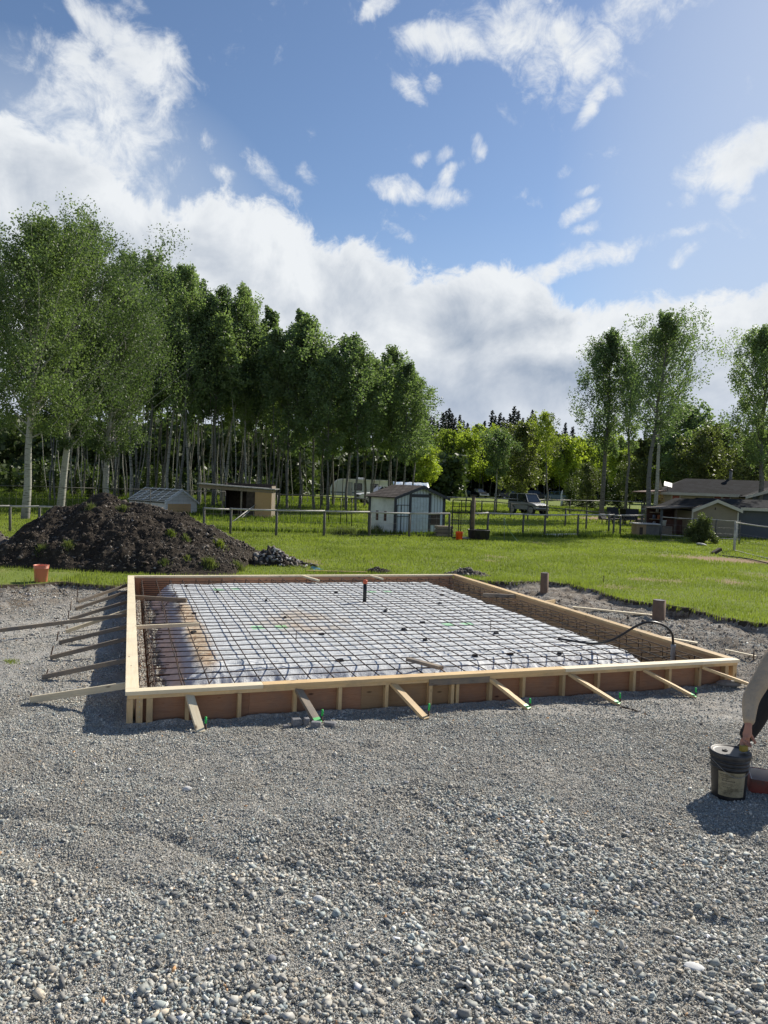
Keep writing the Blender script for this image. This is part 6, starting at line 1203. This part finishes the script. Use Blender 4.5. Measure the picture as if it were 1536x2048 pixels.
# steps / lumber stack by the porch
yP = 50; px0 = D(1284, 1000, yP)[0]; gP = G(px0, yP); ls = thing('plank_fence', 'dark horizontal plank railing between the aspen trunks and the lean-to', 'fence', (px0, yP, gP)); kP = yP/1479
for k in range(7): z_ = D(1300, 1048-k*5.6, yP)[2]-gP; MB(((px0, yP, gP), -.03)).box(0, 37*kP, -.03, .03, z_, z_+.11).build('plank', M['concrete'] if k % 2 else M['post'], ls)
for x_ in (.02, 18*kP, 36*kP): MB(((px0, yP, gP), -.03)).box(x_, x_+.1, .032, .12, 0, 1.55).build('post', M['post'], ls)
yQ = 55; pr_ = thing('porch', 'shaded porch with a sloping roof at the left end of the house', 'porch', (D(1296, 1000, yQ)[0], yQ, G(D(1296, 1000, yQ)[0], yQ))); q0x = pr_.location[0]; gq = pr_.location[2]; kQ = yQ/1479; fq = ((q0x, yQ, gq), -.05)
MB(fq).box(0, 32*kQ, 0, 3, 0, .35).build('deck', M['lumber_old'], pr_); m = MB(fq); za = D(1300, 983, yQ)[2]-gq; m.prism([(-.3, za-.1), (31*kQ, za+.05), (31*kQ, za+.13), (-.3, za-.02)], -.4, 3.2); m.build('porch_roof', simple('rust_red_roof', (.13, .06, .045), .7), pr_)
for x_ in (.05, 14*kQ): MB(fq).box(x_, x_+.1, 0, .1, .35, za-.06).build('porch_post', M['lumber_old'], pr_)
for k, (u, v, lab) in enumerate(((1310, 1000, 'hanging plant basket with yellow-green leaves, left in the porch'), (1318, 998, 'hanging plant basket with tan blooms, right in the porch'))):
    q = D(u, v, yQ+.2); n = 500; c = np.array(q)+rng.normal(0, .16, (n, 3)); vv_, ff_ = quads_leaf(c, np.full(n, .05)); tag(mesh_np('hanging_basket', vv_, ff_, M['leaf_light'] if k == 0 else simple('tan_blooms', (.45, .30, .12), .6)), lab, 'plant')
# dog house
yD = 41; d0 = D(1276, 1000, yD)[0]; gD = G(d0, yD); dh = thing('dog_house', 'small wooden dog house with a dark doorway and flat pale lid', 'dog house', (d0, yD, gD)); fD = ((d0, yD, gD), -.05); kD = yD/1479
MB(fD).box(0, 19*kD, 0, 1.0, .05, .66).build('tan_front', simple('tan_ply_front', (.30, .21, .12), .7, 0, .15, 3), dh); MB(fD).box(19*kD+.002, 45*kD, .01, 1.0, .05, .66).build('grey_side', simple('grey_ply', (.13, .125, .12), .8), dh)
MB(fD).box(-.12, 48*kD, -.12, 1.1, .665, .72).build('lid', M['rail'], dh); MB(fD).box(6*kD, 12.5*kD, -.012, -.001, .1, .50).build('doorway', M['bark_dark'], dh)
# bush by the garage
q = T(1402, 1086); n = 9000; rg2 = rng.normal(size=(n, 3)); rg2 /= np.linalg.norm(rg2, axis=1)[:, None]; cl = rng.normal(0, .28, (60, 3))*np.array([1, .8, 1]); c = cl[rng.integers(0, 60, n)]+rg2*rng.random((n, 1))**.5*.24; c[:, 2] = np.abs(c[:, 2]+.62); c += np.array(q)
bt = thing('bush', 'round dark green bush in front of the tan garage', 'bush', tuple(q)); v_, f_ = quads_leaf(c, rng.uniform(.02, .05, n)); mesh_np('foliage', v_, f_, M['leaf_willow'], bt)
m = MB()
for k in range(7): m.tube([tuple(q), (q[0]+random.uniform(-.4, .4), q[1]+random.uniform(-.3, .3), q[2]+.9)], [.02, .008], 5)
m.build('stems', M['bark_dark'], bt)
q = T(1160, 1018); q = D(1241, 1003, 62); q[2] = G(q[0], q[1]); n = 1500; c = rng.normal(0, .35, (n, 3)); c[:, 2] = np.abs(c[:, 2])*.9; c += q; v_, f_ = quads_leaf(c, np.full(n, .06)); tag(mesh_np('shrub', v_, f_, M['leaf_willow']), 'small round shrub on the far lawn between right aspen trunks', 'shrub')
# garden chairs
def chair(u, v, y, ang, label, s=1.):
    q = D(u, v, y); g = G(q[0], y); t_ = thing('lawn_chair', label, 'chair', (q[0], y, g), 'dark lawn chairs by the right aspens'); f = ((q[0], y, g), ang)
    MB(f).box(-.35*s, .35*s, -.35*s, .3*s, .36, .44).build('seat', M['steel_black'], t_, bevel=.02); m = MB(f); m.add([(-.36*s, .28, .42), (.36*s, .28, .42), (.38*s, .52, 1.0*s), (-.38*s, .52, 1.0*s), (-.36*s, .34, .42), (.36*s, .34, .42), (.38*s, .58, 1.0*s), (-.38*s, .58, 1.0*s)], [(0, 3, 2, 1), (4, 5, 6, 7), (0, 1, 5, 4), (1, 2, 6, 5), (2, 3, 7, 6), (3, 0, 4, 7)][::1]); m.build('backrest', M['steel_black'], t_)
    for x_ in (-.34, .34):
        MB(f).box(x_*s-.03, x_*s+.03, -.33, .35, .60, .65).build('armrest', M['steel_black'], t_)
        for y_ in (-.3, .28): MB(f).box(x_*s-.025, x_*s+.025, y_-.025, y_+.025, 0, .36 if y_ > 0 else .60).build('leg', M['steel_black'], t_)
chair(1216, 1026, 54, .6, 'small dark lawn chair nearest the left aspen trunk on the right', .8); chair(1232, 1024, 55, .2, 'wide dark lawn chair with a sloping back, second from the left', 1.25); chair(1262, 1024, 55, -.5, 'dark lawn chair just right of the thin aspen stem', 1.2); chair(1252, 1020, 58, pi-.4, 'dark lawn chair seen from behind among the right aspens', 1.1)
# boards on the bare patch, slab
a, b = Vector(T(1425, 1108)), Vector(D(1441, 1098, T(1425, 1108)[1]+.1)); tag(board('dark_block', M['bark_dark'], a+Vector((0, 0, .02)), b, .18, .12), 'short dark timber leaning on the bare dirt patch', 'timber')
a = Vector(T(1437, 1112)); b = Vector(T(1545, 1131)); tag(MB().tube([a+Vector((0, 0, .04)), (a+b)/2+Vector((.3, .2, .05)), b+Vector((0, 0, .04))], .022, 6).build('dark_hose', M['black'], None, True), 'dark hose lying across the bare dirt patch', 'hose')
big_stone(1403, 1091, .42, (.45, .44, .42), 'flat pale stone on the lawn in front of the bush', (1.4, 1, .35))

# ------------------------------------------------------------------ worker at the right edge
def skin(name, verts, edges, radii, mat, parent, sub=2, root=0):
    me = bpy.data.meshes.new(name); me.from_pydata([tuple(v) for v in verts], edges, []); o = bpy.data.objects.new(name, me); col.objects.link(o)
    o.modifiers.new('skin', 'SKIN'); sv = me.skin_vertices[0].data
    for i, r in enumerate(radii): sv[i].radius = (r, r) if not hasattr(r, '__len__') else r; sv[i].use_root = (i == root)
    o.modifiers['skin'].use_smooth_shade = True; s_ = o.modifiers.new('sub', 'SUBSURF'); s_.levels = sub; s_.render_levels = sub; me.materials.append(mat); adopt(o, parent); return o
skinm = simple('skin', (.42, .20, .13), .55, 0, .08, 10); shirt = simple('beige_shirt', (.42, .33, .225), .85, 0, .16, 5, .03); trous = simple('black_trousers', (.012, .012, .014), .8, 0, .2, 10, .006); bootm = simple('brown_boots', (.06, .04, .025), .7)
def X(u, v, y): return Vector(D(u, v, y))
wr = X(1497, 1452, 6.08); elb = X(1500, 1398, 6.25); sho = X(1558, 1306, 6.48)
pel = Vector((4.10, 7.25, .86)); ch_ = Vector((3.86, 6.86, 1.02)); nk = Vector((3.70, 6.62, 1.03)); hd = Vector((3.68, 6.42, .95)); sho2 = Vector((4.06, 6.62, 1.0)); elb2 = Vector((4.12, 6.45, .74)); wr2 = Vector((4.02, 6.72, .60))
g7 = G(3.6, 7.1); an1 = X(1487, 1478, 6.95); an1[2] = g7+.10; kn1 = X(1537, 1400, 6.90); an2 = Vector((4.38, 7.30, g7+.10)); kn2 = Vector((4.22, 6.98, .50)); hip1 = pel+Vector((-.10, -.03, -.04)); hip2 = pel+Vector((.10, .0, -.04))
wk = thing('person', 'person bending over the black pail, wearing a beige long-sleeved shirt and black trousers', 'person', (4.1, 7.2, g7))
# body: one continuous surface with hands
V_ = [pel, ch_, nk, hd, sho, elb, wr, sho2, elb2, wr2, hip1, kn1, an1, hip2, kn2, an2, hd+Vector((-.05, -.07, .02)), an1+Vector((-.05, -.16, -.06)), an2+Vector((-.02, -.18, -.06))]
E_ = [(0, 1), (1, 2), (2, 3), (1, 4), (4, 5), (5, 6), (1, 7), (7, 8), (8, 9), (0, 10), (10, 11), (11, 12), (0, 13), (13, 14), (14, 15), (3, 16), (12, 17), (15, 18)]
R_ = [.14, .145, .055, .088, .06, .042, .028, .06, .042, .028, .085, .055, .04, .085, .055, .04, .075, .035, .035]
def hand(w, dirv_, curl, palm_n, s=1.):
    base = len(V_); dirv_ = dirv_.normalized(); side = dirv_.cross(palm_n).normalized(); pn = side.cross(dirv_).normalized()
    k1 = w+dirv_*.045*s; k2 = w+dirv_*.085*s; V_.extend([k1, k2]); R_.extend([(.034*s, .02*s), (.036*s, .018*s)]); wi = V_.index(w) if w in V_ else None
    E_.extend([(wi, base), (base, base+1)])
    for f_i, (off, L) in enumerate(((-.030, .070), (-.010, .078), (.010, .072), (.028, .058))):
        p = k2+side*off*s; d = dirv_.copy(); prev_i = base+1; seg = L/3
        for s3 in range(3):
            d = (d+pn*curl*(1 if s3 else .6)).normalized(); p = p+d*(seg+(.012 if s3 == 0 else 0))*s; V_.append(p.copy()); R_.append((.0095-.001*s3)*s); E_.append((prev_i, len(V_)-1)); prev_i = len(V_)-1
    p = k1-side*.034*s; prev_i = base
    for s3 in range(3): d = (dirv_*.7-side*.55*(1-s3*.4)+pn*.45*(s3*.6+.2)).normalized(); p = p+d*.030*s; V_.append(p.copy()); R_.append((.0125-.0012*s3)*s); E_.append((prev_i, len(V_)-1)); prev_i = len(V_)-1
hdir = X(1490, 1487, 6.03)-wr
hand(wr, hdir, .38, Vector((.25, -1, 0)), 1.05); hand(wr2, Vector((-.2, -.1, -1)), .3, Vector((-1, .2, 0)))
skin('body', V_, E_, R_, skinm, wk, 2)
# shirt
skin('shirt', [pel+Vector((0, 0, .03)), ch_, nk+Vector((.03, .06, -.03)), sho, (sho+elb)/2+Vector((-.005, 0, 0)), elb, (elb+wr)/2, wr+Vector((0, 0, .012)), sho2, elb2, wr2], [(0, 1), (1, 2), (1, 3), (3, 4), (4, 5), (5, 6), (6, 7), (1, 8), (8, 9), (9, 10)],
     [.175, .195, .08, .108, .084, .074, .060, .046, .095, .066, .045], shirt, wk, 2)
skin('trousers', [pel, hip1, (hip1+kn1)/2, kn1, (kn1+an1)/2, an1+Vector((0, 0, .03)), hip2, kn2, an2+Vector((0, 0, .03)), pel+Vector((-.04, -.05, .07))], [(0, 1), (1, 2), (2, 3), (3, 4), (4, 5), (0, 6), (6, 7), (7, 8), (0, 9)], [.165, .115, .10, .085, .082, .072, .115, .082, .066, .15], trous, wk, 2)
for a in (an1, an2): skin('boot', [a, a+Vector((-.02, -.02, -.055)), a+Vector((-.05, -.12, -.065)), a+Vector((-.07, -.20, -.07))], [(0, 1), (1, 2), (2, 3)], [.055, .052, .046, .036], bootm, wk, 2)
# head features
hair = skin('hair', [hd+Vector((.02, .02, .045)), hd+Vector((.05, .05, .02)), hd+Vector((-.02, -.02, .07))], [(0, 1), (0, 2)], [.085, .075, .06], simple('brown_hair', (.05, .03, .02), .8), wk, 2)
fd = Vector((-.45, -.75, -.45)).normalized(); rt = fd.cross(Vector((0, 0, 1))).normalized(); up_ = rt.cross(fd)
fc_ = hd+Vector((-.05, -.07, .02)); MB().tube([fc_+fd*.068+up_*.02, fc_+fd*.092-up_*.012], [.010, .015], 8).build('nose', skinm, wk, True)
for s_ in (-1, 1):
    e = fc_+fd*.068+rt*.03*s_+up_*.018; MB().lathe([(0, -.009), (.007, -.006), (.010, 0), (.007, .006), (0, .009)], tuple(e), 10).build('eye', M['white'], wk, True); MB().tube([hd+rt*.088*s_+up_*.02, hd+rt*.096*s_-up_*.025], [.018, .012], 8).build('ear', skinm, wk, True)
MB().tube([fc_+fd*.070-up_*.038-rt*.022, fc_+fd*.075-up_*.040, fc_+fd*.070-up_*.038+rt*.022], .006, 6).build('mouth', simple('lips', (.35, .12, .10), .6), wk, True)
q = X(1488, 1491, 6.0); tag(MB(((q[0], q[1], bz+.388), .3)).box(-.035, .03, -.02, .02, 0, .05).build('yellow_cap', simple('mustard_plastic', (.30, .22, .03), .6), None, bevel=.01), 'small mustard yellow cap pinched in the fingers over the pail lid', 'cap')
print('objects', len(bpy.data.objects))
